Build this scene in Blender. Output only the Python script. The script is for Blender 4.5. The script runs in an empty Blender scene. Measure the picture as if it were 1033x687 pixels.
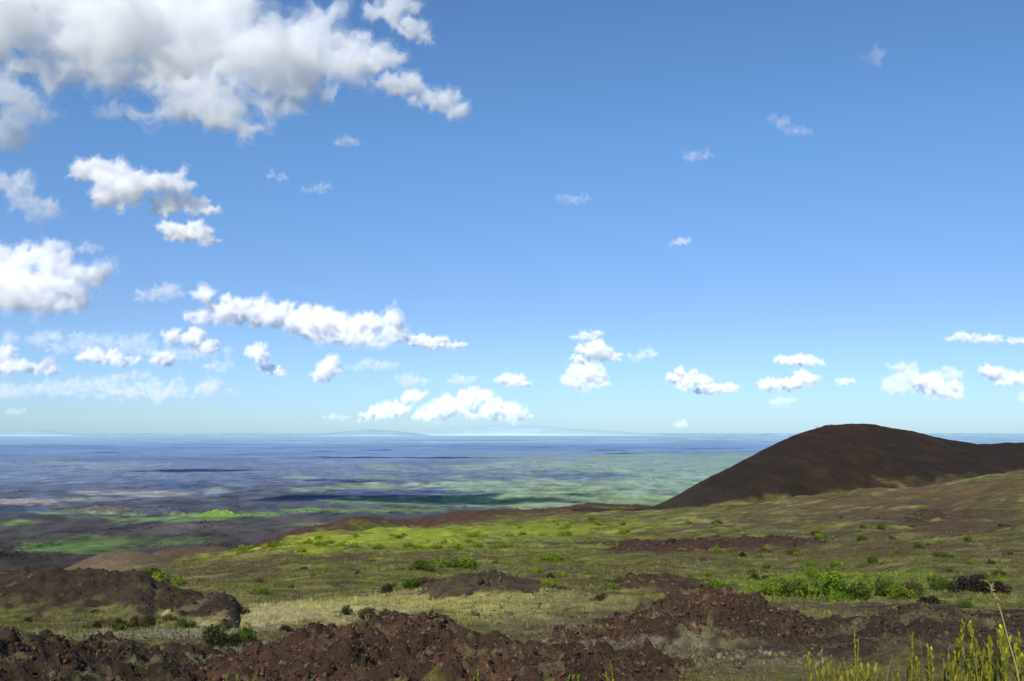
import bpy, math, random
import numpy as np
from mathutils import Vector

random.seed(7)
RNG = np.random.default_rng(11)
scene = bpy.context.scene
COL = scene.collection

# ------------------------------------------------------------------ camera model (photo pixels 1033 x 687)
F = 992.0
PW, PH = 1033.0, 687.0
HOR = 436.0
PITCH = math.atan((HOR - PH / 2) / F)
cp, sp_ = math.cos(PITCH), math.sin(PITCH)
PLAIN_Z = -350.0


def ray(px, py):
    """pixel -> (x / y, z / y) of the line of sight from the camera"""
    px = np.asarray(px, float); py = np.asarray(py, float)
    cx = (px - PW / 2) / F; cy = (PH / 2 - py) / F
    fy = cp - cy * sp_
    return cx / fy, (sp_ + cy * cp) / fy


# ------------------------------------------------------------------ noise
_perm = RNG.permutation(256).astype(np.int64)
PERM = np.concatenate([_perm, _perm, _perm])
_g = RNG.normal(size=(256, 3)); _g /= np.linalg.norm(_g, axis=1)[:, None]


def perlin3(x, y, z):
    x, y, z = np.broadcast_arrays(np.asarray(x, float), np.asarray(y, float), np.asarray(z, float))
    xi = np.floor(x).astype(np.int64); yi = np.floor(y).astype(np.int64); zi = np.floor(z).astype(np.int64)
    xf = x - xi; yf = y - yi; zf = z - zi
    u = xf * xf * xf * (xf * (xf * 6 - 15) + 10)
    v = yf * yf * yf * (yf * (yf * 6 - 15) + 10)
    w = zf * zf * zf * (zf * (zf * 6 - 15) + 10)
    xi &= 255; yi &= 255; zi &= 255
    out = 0
    for dx in (0, 1):
        for dy in (0, 1):
            for dz in (0, 1):
                h = PERM[PERM[PERM[xi + dx] + yi + dy] + zi + dz]
                g = _g[h]
                d = g[..., 0] * (xf - dx) + g[..., 1] * (yf - dy) + g[..., 2] * (zf - dz)
                out = out + d * (u if dx else 1 - u) * (v if dy else 1 - v) * (w if dz else 1 - w)
    return out * 1.6


def perlin2(x, y, s=0.0):
    x, y = np.broadcast_arrays(np.asarray(x, float), np.asarray(y, float))
    x = x + s * 17.31; y = y + s * 9.77
    xi = np.floor(x).astype(np.int64); yi = np.floor(y).astype(np.int64)
    xf = x - xi; yf = y - yi
    u = xf * xf * xf * (xf * (xf * 6 - 15) + 10); v = yf * yf * yf * (yf * (yf * 6 - 15) + 10)
    xi &= 255; yi &= 255
    out = 0
    for dx in (0, 1):
        for dy in (0, 1):
            h = PERM[PERM[xi + dx] + yi + dy]
            ang = h * (2 * math.pi / 256)
            out = out + (np.cos(ang) * (xf - dx) + np.sin(ang) * (yf - dy)) * (u if dx else 1 - u) * (v if dy else 1 - v)
    return out * 1.5


def fbm2(x, y, o=4, s=0.0, gain=0.5):
    r = 0; a = 1.0; f = 1.0
    for i in range(o):
        r = r + a * perlin2(x * f, y * f, s + i * 3.1); a *= gain; f *= 2.03
    return r


def fbm3(p, o=4, gain=0.5, bill=False):
    r = 0; a = 1.0; f = 1.0
    for i in range(o):
        n = perlin3(p[:, 0] * f + i * 7.7, p[:, 1] * f + i * 3.3, p[:, 2] * f + i * 5.1)
        if bill: n = np.abs(n) * 2 - 0.6
        r = r + a * n; a *= gain; f *= 2.05
    return r


def sstep(a, b, x):
    t = np.clip((x - a) / (b - a), 0, 1)
    return t * t * (3 - 2 * t)


def srgb(r, g, b):
    c = np.array([r, g, b], float) / 255.0
    return np.where(c <= 0.04045, c / 12.92, ((c + 0.055) / 1.055) ** 2.4)


EXPO = np.array([1.06, 1.09, 1.22])           # sunlit white card ~ this value, so albedo = seen colour / EXPO


def alb(r, g, b):
    return np.clip(srgb(r, g, b) / EXPO, 0.004, 0.86)


# ------------------------------------------------------------------ object helpers
def tag(o, label=None, cat=None, group=None, kind=None):
    if label: o['label'] = label
    if cat: o['category'] = cat
    if group: o['group'] = group
    if kind: o['kind'] = kind
    return o


def empty(name, loc=(0, 0, 0), rz=0.0):
    o = bpy.data.objects.new(name, None); COL.objects.link(o)
    o.location = loc; o.rotation_euler = (0, 0, rz); o.empty_display_size = 0.2
    return o


def mesh_from(name, V, Q, C=None, smooth=True):
    """V (n,3), Q (m,k) faces with k equal for all, C (n,3) point colours"""
    me = bpy.data.meshes.new(name)
    V = np.asarray(V, np.float32); Q = np.asarray(Q, np.int32)
    n, m, k = len(V), len(Q), Q.shape[1]
    me.vertices.add(n); me.vertices.foreach_set('co', V.ravel())
    me.loops.add(m * k); me.loops.foreach_set('vertex_index', Q.ravel())
    me.polygons.add(m); me.polygons.foreach_set('loop_start', np.arange(0, m * k, k, dtype=np.int32))
    me.polygons.foreach_set('loop_total', np.full(m, k, np.int32))
    if smooth: me.polygons.foreach_set('use_smooth', np.ones(m, bool))
    if C is not None:
        at = me.color_attributes.new('tint', 'FLOAT_COLOR', 'POINT')
        c4 = np.ones((n, 4), np.float32); c4[:, :3] = C
        at.data.foreach_set('color', c4.ravel())
    me.update(calc_edges=True)
    return me


def add(name, me, mat=None, parent=None):
    o = bpy.data.objects.new(name, me); COL.objects.link(o)
    if mat and not me.materials: me.materials.append(mat)
    if parent: o.parent = parent
    return o


def grid_faces(nr, nc):
    i = np.arange(nr * nc).reshape(nr, nc)
    return np.stack([i[:-1, :-1], i[:-1, 1:], i[1:, 1:], i[1:, :-1]], -1).reshape(-1, 4)


# ------------------------------------------------------------------ materials
def new_mat(name):
    m = bpy.data.materials.new(name); m.use_nodes = True
    nt = m.node_tree; nt.nodes.clear()
    out = nt.nodes.new('ShaderNodeOutputMaterial')
    return m, nt, out


def tint_mat(name, rough=0.95, n_scale=(1.5, 9.0), n_amt=(0.35, 0.35), bump=0.0, bump_scale=4.0, bump_dist=0.1, translucent=0.0, spec=0.15, stretch=(1, 1, 1)):
    m, nt, out = new_mat(name)
    N = nt.nodes; L = nt.links
    at = N.new('ShaderNodeAttribute'); at.attribute_name = 'tint'
    geo = N.new('ShaderNodeNewGeometry')
    mp = N.new('ShaderNodeMapping'); mp.inputs['Scale'].default_value = stretch
    L.new(geo.outputs['Position'], mp.inputs['Vector'])
    col = at.outputs['Color']
    for s, a in zip(n_scale, n_amt):
        if a <= 0: continue
        no = N.new('ShaderNodeTexNoise'); no.inputs['Scale'].default_value = s; no.inputs['Detail'].default_value = 4
        no.inputs['Roughness'].default_value = 0.65
        L.new(mp.outputs[0], no.inputs['Vector'])
        mr = N.new('ShaderNodeMapRange'); mr.inputs[1].default_value = 0.25; mr.inputs[2].default_value = 0.75
        mr.inputs[3].default_value = 1 - a; mr.inputs[4].default_value = 1 + a; mr.clamp = False
        L.new(no.outputs['Fac'], mr.inputs[0])
        mx = N.new('ShaderNodeVectorMath'); mx.operation = 'SCALE'
        L.new(col, mx.inputs[0]); L.new(mr.outputs[0], mx.inputs['Scale'])
        col = mx.outputs[0]
    b = N.new('ShaderNodeBsdfPrincipled'); b.inputs['Roughness'].default_value = rough
    b.inputs['Specular IOR Level'].default_value = spec
    L.new(col, b.inputs['Base Color'])
    if bump > 0:
        no = N.new('ShaderNodeTexNoise'); no.inputs['Scale'].default_value = bump_scale; no.inputs['Detail'].default_value = 6
        no.inputs['Roughness'].default_value = 0.7
        L.new(mp.outputs[0], no.inputs['Vector'])
        bp = N.new('ShaderNodeBump'); bp.inputs['Strength'].default_value = bump; bp.inputs['Distance'].default_value = bump_dist
        L.new(no.outputs['Fac'], bp.inputs['Height']); L.new(bp.outputs[0], b.inputs['Normal'])
    sh = b.outputs[0]
    if translucent > 0:
        tr = N.new('ShaderNodeBsdfTranslucent'); L.new(col, tr.inputs['Color'])
        mx = N.new('ShaderNodeMixShader'); mx.inputs[0].default_value = translucent
        L.new(sh, mx.inputs[1]); L.new(tr.outputs[0], mx.inputs[2]); sh = mx.outputs[0]
    L.new(sh, out.inputs['Surface'])
    return m


M_GROUND = tint_mat('grassy_soil', n_scale=(0.35, 2.2), n_amt=(0.22, 0.45), bump=0.9, bump_scale=2.5, bump_dist=0.35)
M_LAVA = tint_mat('lava_clinker', n_scale=(0.8, 5.0), n_amt=(0.3, 0.4), bump=1.0, bump_scale=3.0, bump_dist=0.3)
M_ROCK = tint_mat('lava_stone', n_scale=(2.0, 12.0), n_amt=(0.3, 0.35), bump=0.7, bump_scale=9.0, bump_dist=0.05)
M_CONE = tint_mat('cinder_slope', n_scale=(0.03, 0.5), n_amt=(0.18, 0.35), bump=0.5, bump_scale=0.35, bump_dist=1.2)
M_PLAIN = tint_mat('haze_tinted_plain', n_scale=(0.002, 0.012), n_amt=(0.12, 0.14), bump=0.0)
M_FAR = tint_mat('haze_tinted_far', n_scale=(0.0006,), n_amt=(0.05,))
M_LEAF = tint_mat('leaf', rough=0.7, n_scale=(1.2,), n_amt=(0.25,), translucent=0.25, spec=0.2)
M_BLADE = tint_mat('grass_blade', rough=0.8, n_scale=(0.9,), n_amt=(0.25,), translucent=0.2)
M_WOOD = tint_mat('twig_bark', n_scale=(12.0,), n_amt=(0.3,))

# ------------------------------------------------------------------ terrain height
KN = [2, 5, 10, 20, 40, 55, 80, 110, 160, 230, 330, 480, 700, 1000]
NEAR = [(2, -1.75), (5, -2.55), (10, -4.0), (20, -6.9)]
TAB = {  # photo column: (seen row of the ground at each distance from 40 m on, distance of the slope's edge)
    -400: ([740, 690, 655, 630, 612, 601], 225),
    0:    ([740, 688, 652, 627, 607, 594], 235),
    130:  ([740, 688, 650, 622, 600, 585, 573], 340),
    250:  ([740, 688, 648, 616, 590, 570, 556, 547], 500),
    350:  ([740, 688, 646, 612, 585, 564, 549, 539], 560),
    450:  ([740, 688, 645, 611, 583, 562, 547, 534, 527], 740),
    560:  ([740, 688, 645, 611, 583, 561, 545, 531, 519], 880),
    650:  ([740, 688, 645, 611, 583, 560, 543, 529, 519, 514], 1050),
    760:  ([740, 688, 645, 611, 583, 558, 539, 522, 508, 503], 1200),
    850:  ([740, 688, 645, 611, 582, 555, 532, 512, 495, 488], 1300),
    930:  ([740, 688, 645, 610, 580, 551, 527, 506, 491, 485], 1300),
    1033: ([740, 688, 645, 608, 577, 547, 521, 498, 474, 466], 1300),
    1400: ([740, 688, 645, 605, 570, 535, 500, 465, 432, 418], 1300),
}
LA = np.linspace(-1.3, 1.3, 261)
LY = np.linspace(math.log(1.5), math.log(6000), 420)


def build_table():
    YD = np.exp(LY)
    cols = []; prof = []
    for px, (rows, edge) in TAB.items():
        a, _ = ray(px, 560)
        ds = [d for d, _ in NEAR]; zs = [z for _, z in NEAR]
        for d, r in zip(KN[4:], rows):
            ds.append(d); zs.append(float(ray(px, r)[1]) * d)
        sl = (zs[-1] - zs[-2]) / (ds[-1] - ds[-2])
        ze = zs[-1] + sl * 0.7 * (edge - ds[-1]) if edge > ds[-1] else np.interp(edge, ds, zs)
        lz = np.interp(np.log(YD), np.log(ds), zs)
        lz = np.where(YD > ds[-1], zs[-1] + sl * 0.7 * (YD - ds[-1]), lz)
        over = np.clip(YD - edge, 0, None)
        lz = np.where(YD > edge, ze - over * 0.42 * np.clip(over / 60, 0.15, 1), lz)
        cols.append(float(a)); prof.append(np.clip(lz, -362, None))
    prof = np.array(prof)
    T = np.empty((len(LA), len(LY)))
    for j in range(len(LY)):
        T[:, j] = np.interp(LA, cols, prof[:, j])
    k = np.exp(-0.5 * (np.arange(-9, 10) / 4.0) ** 2); k /= k.sum()
    k2 = np.exp(-0.5 * (np.arange(-6, 7) / 2.2) ** 2); k2 /= k2.sum()
    P = np.pad(T, ((9, 9), (0, 0)), 'edge'); T = sum(k[i] * P[i:i + T.shape[0]] for i in range(19))
    P = np.pad(T, ((0, 0), (6, 6)), 'edge'); T = sum(k2[i] * P[:, i:i + T.shape[1]] for i in range(13))
    return T


TABLE = build_table()


def G0(x, y):
    x = np.asarray(x, float); y = np.asarray(y, float)
    yy = np.maximum(y, 1.6)
    a = np.clip(x / yy, -1.29, 1.29); l = np.clip(np.log(yy), LY[0], LY[-1] - 1e-6)
    fa = (a - LA[0]) / (LA[1] - LA[0]); fl = (l - LY[0]) / (LY[1] - LY[0])
    ia = np.clip(fa.astype(int), 0, len(LA) - 2); il = np.clip(fl.astype(int), 0, len(LY) - 2)
    fa = fa - ia; fl = fl - il
    return (TABLE[ia, il] * (1 - fa) * (1 - fl) + TABLE[ia + 1, il] * fa * (1 - fl)
            + TABLE[ia, il + 1] * (1 - fa) * fl + TABLE[ia + 1, il + 1] * fa * fl)


def G(x, y):
    x = np.asarray(x, float); y = np.asarray(y, float)
    z = G0(x, y)
    w = sstep(8, 60, y)
    z = z + w * (1.1 * fbm2(x / 38, y / 30, 3, 1.0) * sstep(60, 160, y) + 0.35 * fbm2(x / 9, y / 8, 3, 2.0) + 0.07 * fbm2(x / 1.4, y / 1.4, 2, 3.0))
    z = z + sstep(200, 420, y) * (2.4 * fbm2(x / 70, y / 55, 3, 5.0) + 1.1 * fbm2(x / 16, y / 13, 3, 6.0))
    return z


def gp(px, py):
    """where the line of sight through a photo pixel first meets the smooth ground"""
    a, t = ray(px, py)
    ys = np.exp(np.linspace(math.log(4), math.log(1600), 900))
    d = G0(a * ys, ys) - t * ys
    i = np.argmax(d > 0)
    if d[i] <= 0: i = int(np.argmin(np.abs(d / ys)))
    y = ys[i]
    return float(a * y), float(y)


def pp(px, py):
    a, t = ray(px, py)
    y = PLAIN_Z / min(float(t), -0.0015)
    return float(a * y), float(y)


def patch_mask(x, y, c, half, fn, warp=0.35, soft=0.35, seed=0.0):
    """noisy ellipse on the ground around photo point c reaching half pixels"""
    (px, py), (hx, hy) = c, half
    x0, y0 = fn(px, py)
    yn = fn(px, py + hy)[1]; yf = fn(px, py - hy)[1]
    sx = hx * y0 / F
    ly = np.log(np.maximum(y, 1)); l0 = math.log(y0)
    dn = max(l0 - math.log(yn), 1e-3); df = max(math.log(yf) - l0, 1e-3)
    v = np.where(ly < l0, (ly - l0) / dn, (ly - l0) / df)
    u = (x / np.maximum(y, 1) - x0 / y0) / (sx / y0)
    r = np.sqrt(u * u + v * v)
    m = np.zeros(x.shape)
    i = r < 2.2
    if not i.any(): return m
    a = (x / np.maximum(y, 1))[i]; l = ly[i]
    q = r[i] + warp * (fbm2(a * 14, l * 9, 3, seed) + 0.7 * fbm2(a * 60, l * 36, 2, seed + 5))
    m[i] = 1 - sstep(1 - soft, 1 + soft * 0.4, q)
    return m


def over(C, m, c):
    m = m[..., None]
    return C * (1 - m) + np.asarray(c) * m


# ------------------------------------------------------------------ colours of the near slope, cloud shade painted into the darker ones
def slope_colour(x, y):
    a = x / np.maximum(y, 1); ly = np.log(np.maximum(y, 1.5))
    n1 = fbm2(a * 9, ly * 6, 4, 21.0); n2 = fbm2(a * 30, ly * 20, 4, 31.0); n3 = fbm2(x / 2.2, y / 2.2, 3, 41.0)
    C = np.empty(x.shape + (3,)); C[:] = alb(94, 90, 50)
    C = over(C, sstep(-0.2, 0.6, n1), alb(102, 100, 50))
    C = over(C, 0.7 * sstep(0.1, 0.7, n2), alb(86, 74, 50))
    C = over(C, 0.6 * sstep(0.25, 0.7, -n2), alb(118, 122, 56))
    P = lambda c, h, col, k=1.0, warp=0.45, soft=0.4, seed=[0.0]: None
    i = 0
    for c, h, col, k in [
        # reddish flank along the far edge
        ((300, 545), (130, 7), (92, 66, 52), .9), ((480, 521), (130, 7), (94, 66, 54), 1), ((610, 512), (110, 7), (88, 60, 50), 1),
        ((240, 553), (60, 5), (104, 80, 58), .8),
        # bright green band, sunlight painted in
        ((290, 553), (75, 8), (166, 182, 50), .95), ((400, 545), (110, 9), (150, 166, 48), .95), ((540, 536), (120, 10), (126, 138, 48), .85),
        ((470, 552), (150, 7), (120, 136, 44), .6), ((640, 525), (60, 7), (108, 112, 60), .6), ((250, 562), (50, 4), (140, 130, 66), .6),
        # olive and dark strips lower
        ((250, 572), (140, 5), (86, 72, 50), .8), ((200, 585), (90, 5), (88, 76, 50), .7), ((400, 563), (110, 5), (92, 84, 52), .8),
        ((300, 590), (100, 9), (98, 100, 44), .7), ((430, 575), (90, 9), (104, 112, 44), .7), ((570, 567), (70, 7), (106, 114, 46), .6),
        ((690, 553), (95, 8), (74, 57, 46), 1), ((780, 548), (80, 7), (76, 60, 50), .8), ((620, 582), (110, 9), (100, 92, 54), .6),
        ((650, 590), (60, 6), (78, 66, 50), .7), ((555, 592), (60, 7), (92, 84, 52), .7),
        # pale dry grass
        ((280, 618), (110, 14), (174, 164, 118), .95), ((380, 605), (90, 9), (164, 158, 96), .9), ((470, 610), (90, 13), (166, 160, 94), .95),
        ((500, 625), (60, 8), (140, 138, 80), .8), ((250, 655), (60, 10), (132, 126, 84), .7), ((120, 612), (120, 10), (112, 112, 58), .8),
        ((160, 640), (120, 6), (150, 146, 122), .6), ((200, 660), (90, 12), (110, 104, 86), .7), ((60, 668), (80, 14), (70, 56, 46), .9),
        ((100, 655), (110, 7), (72, 58, 50), .8),
        # grey stony middle
        ((590, 630), (90, 12), (112, 104, 82), .8), ((640, 648), (110, 11), (124, 116, 98), .8), ((620, 615), (70, 7), (100, 92, 62), .7),
        ((560, 640), (60, 8), (92, 84, 60), .7), ((735, 662), (110, 16), (106, 98, 72), .9), ((660, 655), (60, 12), (116, 108, 88), .7),
        ((560, 606), (60, 6), (132, 128, 78), .6),
        # right hand slope
        ((760, 520), (100, 8), (100, 94, 62), .8), ((850, 505), (110, 10), (96, 84, 56), .8), ((960, 500), (90, 14), (98, 84, 58), .8),
        ((900, 513), (90, 6), (80, 66, 54), .8), ((950, 522), (90, 6), (74, 58, 48), .8), ((1000, 480), (60, 9), (92, 82, 56), .8),
        ((720, 532), (80, 4), (150, 148, 90), .6), ((860, 540), (160, 5), (84, 72, 54), .7), ((950, 536), (90, 6), (82, 66, 52), .8),
        ((800, 557), (130, 6), (92, 84, 50), .7), ((960, 560), (90, 6), (88, 78, 50), .7), ((840, 568), (160, 8), (92, 96, 42), .8),
        ((830, 590), (150, 12), (108, 126, 38), .95), ((980, 590), (60, 10), (92, 98, 46), .8), ((880, 602), (140, 5), (118, 116, 72), .8),
        ((730, 585), (90, 10), (98, 106, 42), .7), ((880, 612), (110, 5), (78, 66, 54), .9), ((985, 605), (60, 6), (118, 126, 48), .8),
        ((850, 622), (90, 8), (120, 116, 66), .8), ((900, 632), (70, 6), (118, 106, 84), .7), ((850, 650), (160, 18), (70, 58, 50), .95),
        ((960, 650), (120, 22), (66, 52, 44), .95), ((790, 678), (90, 10), (104, 96, 68), .6),
        ((930, 615), (100, 8), (74, 60, 50), .8),
    ]:
        i += 1
        C = over(C, k * patch_mask(x, y, c, h, gp, 0.5, 0.45, 50.0 + i), alb(*col))
    # broken stones and bare spots
    C = over(C, 0.55 * sstep(0.35, 0.7, n3) * sstep(40, 70, y), alb(70, 58, 46))
    C = over(C, 0.35 * sstep(0.35, 0.7, -n3) * sstep(40, 70, y) * (1 - sstep(150, 240, y)), alb(138, 132, 96))
    n5 = fbm2(a * 20, ly * 55, 4, 35.0); n6 = fbm2(a * 46, ly * 110, 3, 37.0)
    far_ = sstep(75, 120, y)
    C = over(C, .75 * far_ * sstep(.12, .5, n5), alb(78, 65, 48))
    n7 = fbm2(a * 13, ly * 34, 4, 36.0)
    C = over(C, .6 * far_ * sstep(.2, .55, -n5), alb(138, 134, 86))
    C = over(C, (.42 - .3 * sstep(.05, .3, a)) * far_ * sstep(.15, .5, n7), alb(112, 122, 46))
    C = over(C, .4 * far_ * sstep(.25, .6, -n7), alb(112, 106, 84))
    C = over(C, .6 * far_ * sstep(.25, .55, n6), alb(66, 58, 38))
    # sunlight painted as brighter green on the scrub band; driest grass stands out too
    for c, h, col, k in [((290, 552), (80, 8), (150, 162, 50), .5), ((400, 544), (110, 8), (138, 152, 50), .5), ((520, 537), (100, 8), (128, 140, 48), .55), ((840, 590), (140, 10), (108, 124, 40), .5),
                         ((285, 617), (110, 12), (172, 162, 116), .7), ((380, 606), (90, 8), (160, 154, 96), .6), ((470, 611), (80, 11), (160, 154, 94), .6), ((600, 608), (70, 6), (140, 134, 90), .5),
                         ((960, 498), (110, 9), (92, 74, 54), .7), ((860, 520), (140, 6), (84, 68, 54), .7), ((980, 528), (80, 7), (82, 64, 50), .7), ((900, 555), (120, 5), (86, 72, 52), .6)]:
        C = over(C, k * patch_mask(x, y, c, h, gp, .6, .5, 140.0 + h[0]), alb(*col))
    # bare ground in front, out of the frame
    C = over(C, 1 - sstep(14, 30, y), alb(74, 62, 48))
    return C * (1.13 + 0.2 * n2[..., None])


# ------------------------------------------------------------------ near slope mesh ('hillside')
def angular(lim, inner, outer_step):
    a = np.concatenate([np.linspace(-lim, -0.60, outer_step, endpoint=False), np.linspace(-0.60, 0.60, inner), np.linspace(0.60, lim, outer_step + 1)[1:]])
    return a


A = angular(1.28, 760, 60)
Yr = np.concatenate([np.exp(np.linspace(math.log(1.6), math.log(45), 110, endpoint=False)),
                     np.exp(np.linspace(math.log(45), math.log(1300), 760, endpoint=False)),
                     np.exp(np.linspace(math.log(1300), math.log(3200), 60))])
AA, YY = np.meshgrid(A, Yr)
XX = AA * YY
ZZ = G(XX, YY)
HC = slope_colour(XX.ravel(), YY.ravel()).reshape(XX.shape + (3,))
me = mesh_from('hillside', np.stack([XX, YY, ZZ], -1).reshape(-1, 3), grid_faces(len(Yr), len(A)), HC.reshape(-1, 3))
tag(add('hillside', me, M_GROUND), 'green and brown grassy volcanic slope falling away below the viewpoint', kind='structure')

# ground behind and beside the viewpoint, so that the place goes on
ang = np.linspace(math.atan(1 / 1.28), 2 * math.pi - math.atan(1 / 1.28) - (math.pi - 2 * math.atan(1 / 1.28)) * 1.0, 10)
th = np.linspace(math.pi / 2 + math.atan(1.28), math.pi * 2 + math.pi / 2 - math.atan(1.28), 60)
rr = np.exp(np.linspace(math.log(2.0), math.log(900), 50))
TH, RR = np.meshgrid(th, rr)
bx_, by_ = RR * np.cos(TH), RR * np.sin(TH)
bz = -1.8 - 0.02 * RR + 0.4 * fbm2(bx_ / 12, by_ / 12, 3, 3.0) * sstep(2, 30, RR)
e0 = G(RR[:, :1] * np.cos(TH[:, :1]), RR[:, :1] * np.sin(TH[:, :1])); e1 = G(RR[:, -1:] * np.cos(TH[:, -1:]), RR[:, -1:] * np.sin(TH[:, -1:]))
w0 = 1 - sstep(0, 0.35, (TH - th[0]) / (th[-1] - th[0])); w1 = sstep(0.65, 1.0, (TH - th[0]) / (th[-1] - th[0]))
bz = bz * (1 - w0 - w1) + e0 * w0 + e1 * w1
bc = np.empty(bz.shape + (3,)); bc[:] = alb(84, 74, 50)
me = mesh_from('hilltop', np.stack([bx_, by_, bz], -1).reshape(-1, 3), grid_faces(50, 60)[:, ::-1], bc.reshape(-1, 3))
tag(add('hilltop', me, M_GROUND), 'bare volcanic hilltop ground behind the viewpoint', kind='structure')


# ------------------------------------------------------------------ hills and lava ridges built from their skyline
def ridge(name, label, outline, D, front, back, colour, mat, nu=160, nv=90, rough=0.0, rscale=3.0, p=2.0, sharp=0.0, kind='structure', cat=None, group=None, base=None, blend=(.10, .42), under=None, dcol=0.2, lump=0.0, hor=0.0):
    px = np.array([o[0] for o in outline], float); py = np.array([o[1] for o in outline], float)
    s = np.linspace(0, 1, nu)
    sx = px[0] + (px[-1] - px[0]) * s
    sy = np.interp(sx, px, py)
    k = np.exp(-0.5 * (np.arange(-5, 6) / 2.0) ** 2); k /= k.sum()
    sy = np.convolve(np.pad(sy, 5, 'edge'), k, 'valid')
    Dv = np.interp(sx, px, D) if np.ndim(D) else np.full(nu, float(D))
    a, t = ray(sx, sy)
    zc = t * Dv
    gfun = base or G
    H = zc - gfun(a * Dv, Dv)
    v = np.linspace(-1, 1, nv)
    V, U = np.meshgrid(v, np.arange(nu))
    fr = front if np.ndim(front) == 0 else np.interp(sx, px, front)[:, None]
    bk = back if np.ndim(back) == 0 else np.interp(sx, px, back)[:, None]
    Ym = Dv[:, None] + np.where(V < 0, V * fr, V * bk)
    Xm = a[:, None] * Ym
    av = np.abs(V)
    pr = np.clip(1 - av ** p, 0, 1) ** 1.25 * (1 - sharp) + sharp * np.clip(1 - av, 0, 1)
    h = np.clip(H, -2, None)[:, None] * pr
    Zm = gfun(Xm, Ym) + h
    w = np.clip(pr * 3, 0, 1) * sstep(0, .06, s)[:, None] * (1 - sstep(.94, 1, s))[:, None]
    P3 = np.stack([Xm, Ym, Zm], -1).reshape(-1, 3)
    if lump > 0:
        Zm = Zm + w * lump * fbm2(Xm / (rscale * 4), Ym / (rscale * 4), 3, 8.0)
    if rough > 0:
        n = fbm3(P3 / rscale, 4, 0.55).reshape(Zm.shape) + .32 * fbm3(P3 / rscale * 1.6 + 13.0, 3, .6, bill=True).reshape(Zm.shape)
        Zm = Zm + w * rough * n
        if hor > 0:
            Xm = Xm + w * hor * fbm3(P3 / rscale + 31.0, 3).reshape(Zm.shape)
            Ym = Ym + w * hor * fbm3(P3 / rscale + 57.0, 3).reshape(Zm.shape)
    edge = np.maximum(sstep(.93, 1, av), np.maximum(1 - sstep(0, .03, s), sstep(.97, 1, s))[:, None] * np.ones_like(av))
    edge = np.maximum(edge, 1 - sstep(.03, .16, pr))
    drop = 0.004 * Dv[:, None] + 0.15
    Zm = Zm - edge * drop
    cc = colour(Xm, Ym, Zm, V) if callable(colour) else np.broadcast_to(alb(*colour), Xm.shape + (3,)) * (1 + dcol * fbm3(P3 / (rscale * 1.7), 3).reshape(Xm.shape))[..., None]
    if under is not None:
        hh = np.clip(h, 0, None) + 3.5 * fbm2(Xm / 60, Ym / 60, 3, 47.0)
        cc = over(np.array(cc), .9 * (1 - sstep(1, 14, hh)), under(Xm, Ym))
    if gfun is G or gfun is G0:
        nz = fbm2(Xm / (Dv[:, None] * .02), Ym / (Dv[:, None] * .04), 4, 44.0)
        cc = over(np.array(cc), 1 - sstep(blend[0], blend[1], pr + (blend[1] - blend[0]) * .7 * nz), slope_colour(Xm.ravel(), Ym.ravel()).reshape(Xm.shape + (3,)))
    me = mesh_from(name, np.stack([Xm, Ym, Zm], -1).reshape(-1, 3), grid_faces(nu, nv), np.clip(cc, .004, .85).reshape(-1, 3))
    o = add(name, me, mat)
    # make faces look up
    if me.polygons[(nu // 2) * (nv - 1) + nv // 2].normal.z < 0: me.flip_normals()
    tag(o, label, cat, group, kind)
    return o, (Xm, Ym, Zm, pr)


def lava_colour(base, hot, scale, bias=0.0, moss=0.0):
    b = alb(*base); h = alb(*hot)
    def f(X, Y, Z, V):
        n = fbm2(X / scale, Y / scale, 4, 12.0); m = fbm2(X / (scale * .22), Y / (scale * .22), 3, 15.0)
        C = np.empty(X.shape + (3,)); C[:] = b
        C = over(C, sstep(-.25 - bias, .45 - bias, n), h)
        C = over(C, .5 * sstep(.1, .6, m), alb(52, 43, 37))
        if moss: C = over(C, .8 * sstep(.75 - moss, 1.15 - moss, fbm2(X / (scale * .8), Y / (scale * .5), 4, 25.0)), alb(104, 98, 72))
        return C
    return f


def cone_colour(X, Y, Z, V):
    n = fbm2(X / 60, Y / 60, 4, 7.0); m = fbm2(X / 14, Z / 9, 3, 9.0)
    C = np.empty(X.shape + (3,)); C[:] = alb(48, 40, 31)  # cloud shade over the cone is put into this dark brown
    C = over(C, sstep(-.1, .6, n), alb(43, 38, 30))
    top = sstep(-8, 10, Z + 8 * n)
    C = over(C, .55 * top, alb(62, 41, 32))
    C = over(C, .7 * (1 - sstep(-66, -38, Z + 10 * n)), alb(70, 64, 41))
    C = over(C, .45 * sstep(.1, .5, m), alb(66, 54, 39))
    st = fbm2(X / 7 + 2 * n, Z / 45, 4, 17.0)                  # ash streaks and small gullies running down the side
    C = over(C, .45 * sstep(.1, .6, st), alb(38, 32, 26))
    C = over(C, .25 * sstep(.15, .6, -st), alb(66, 48, 37))
    return C * np.array([.98, .88, .84])


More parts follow.
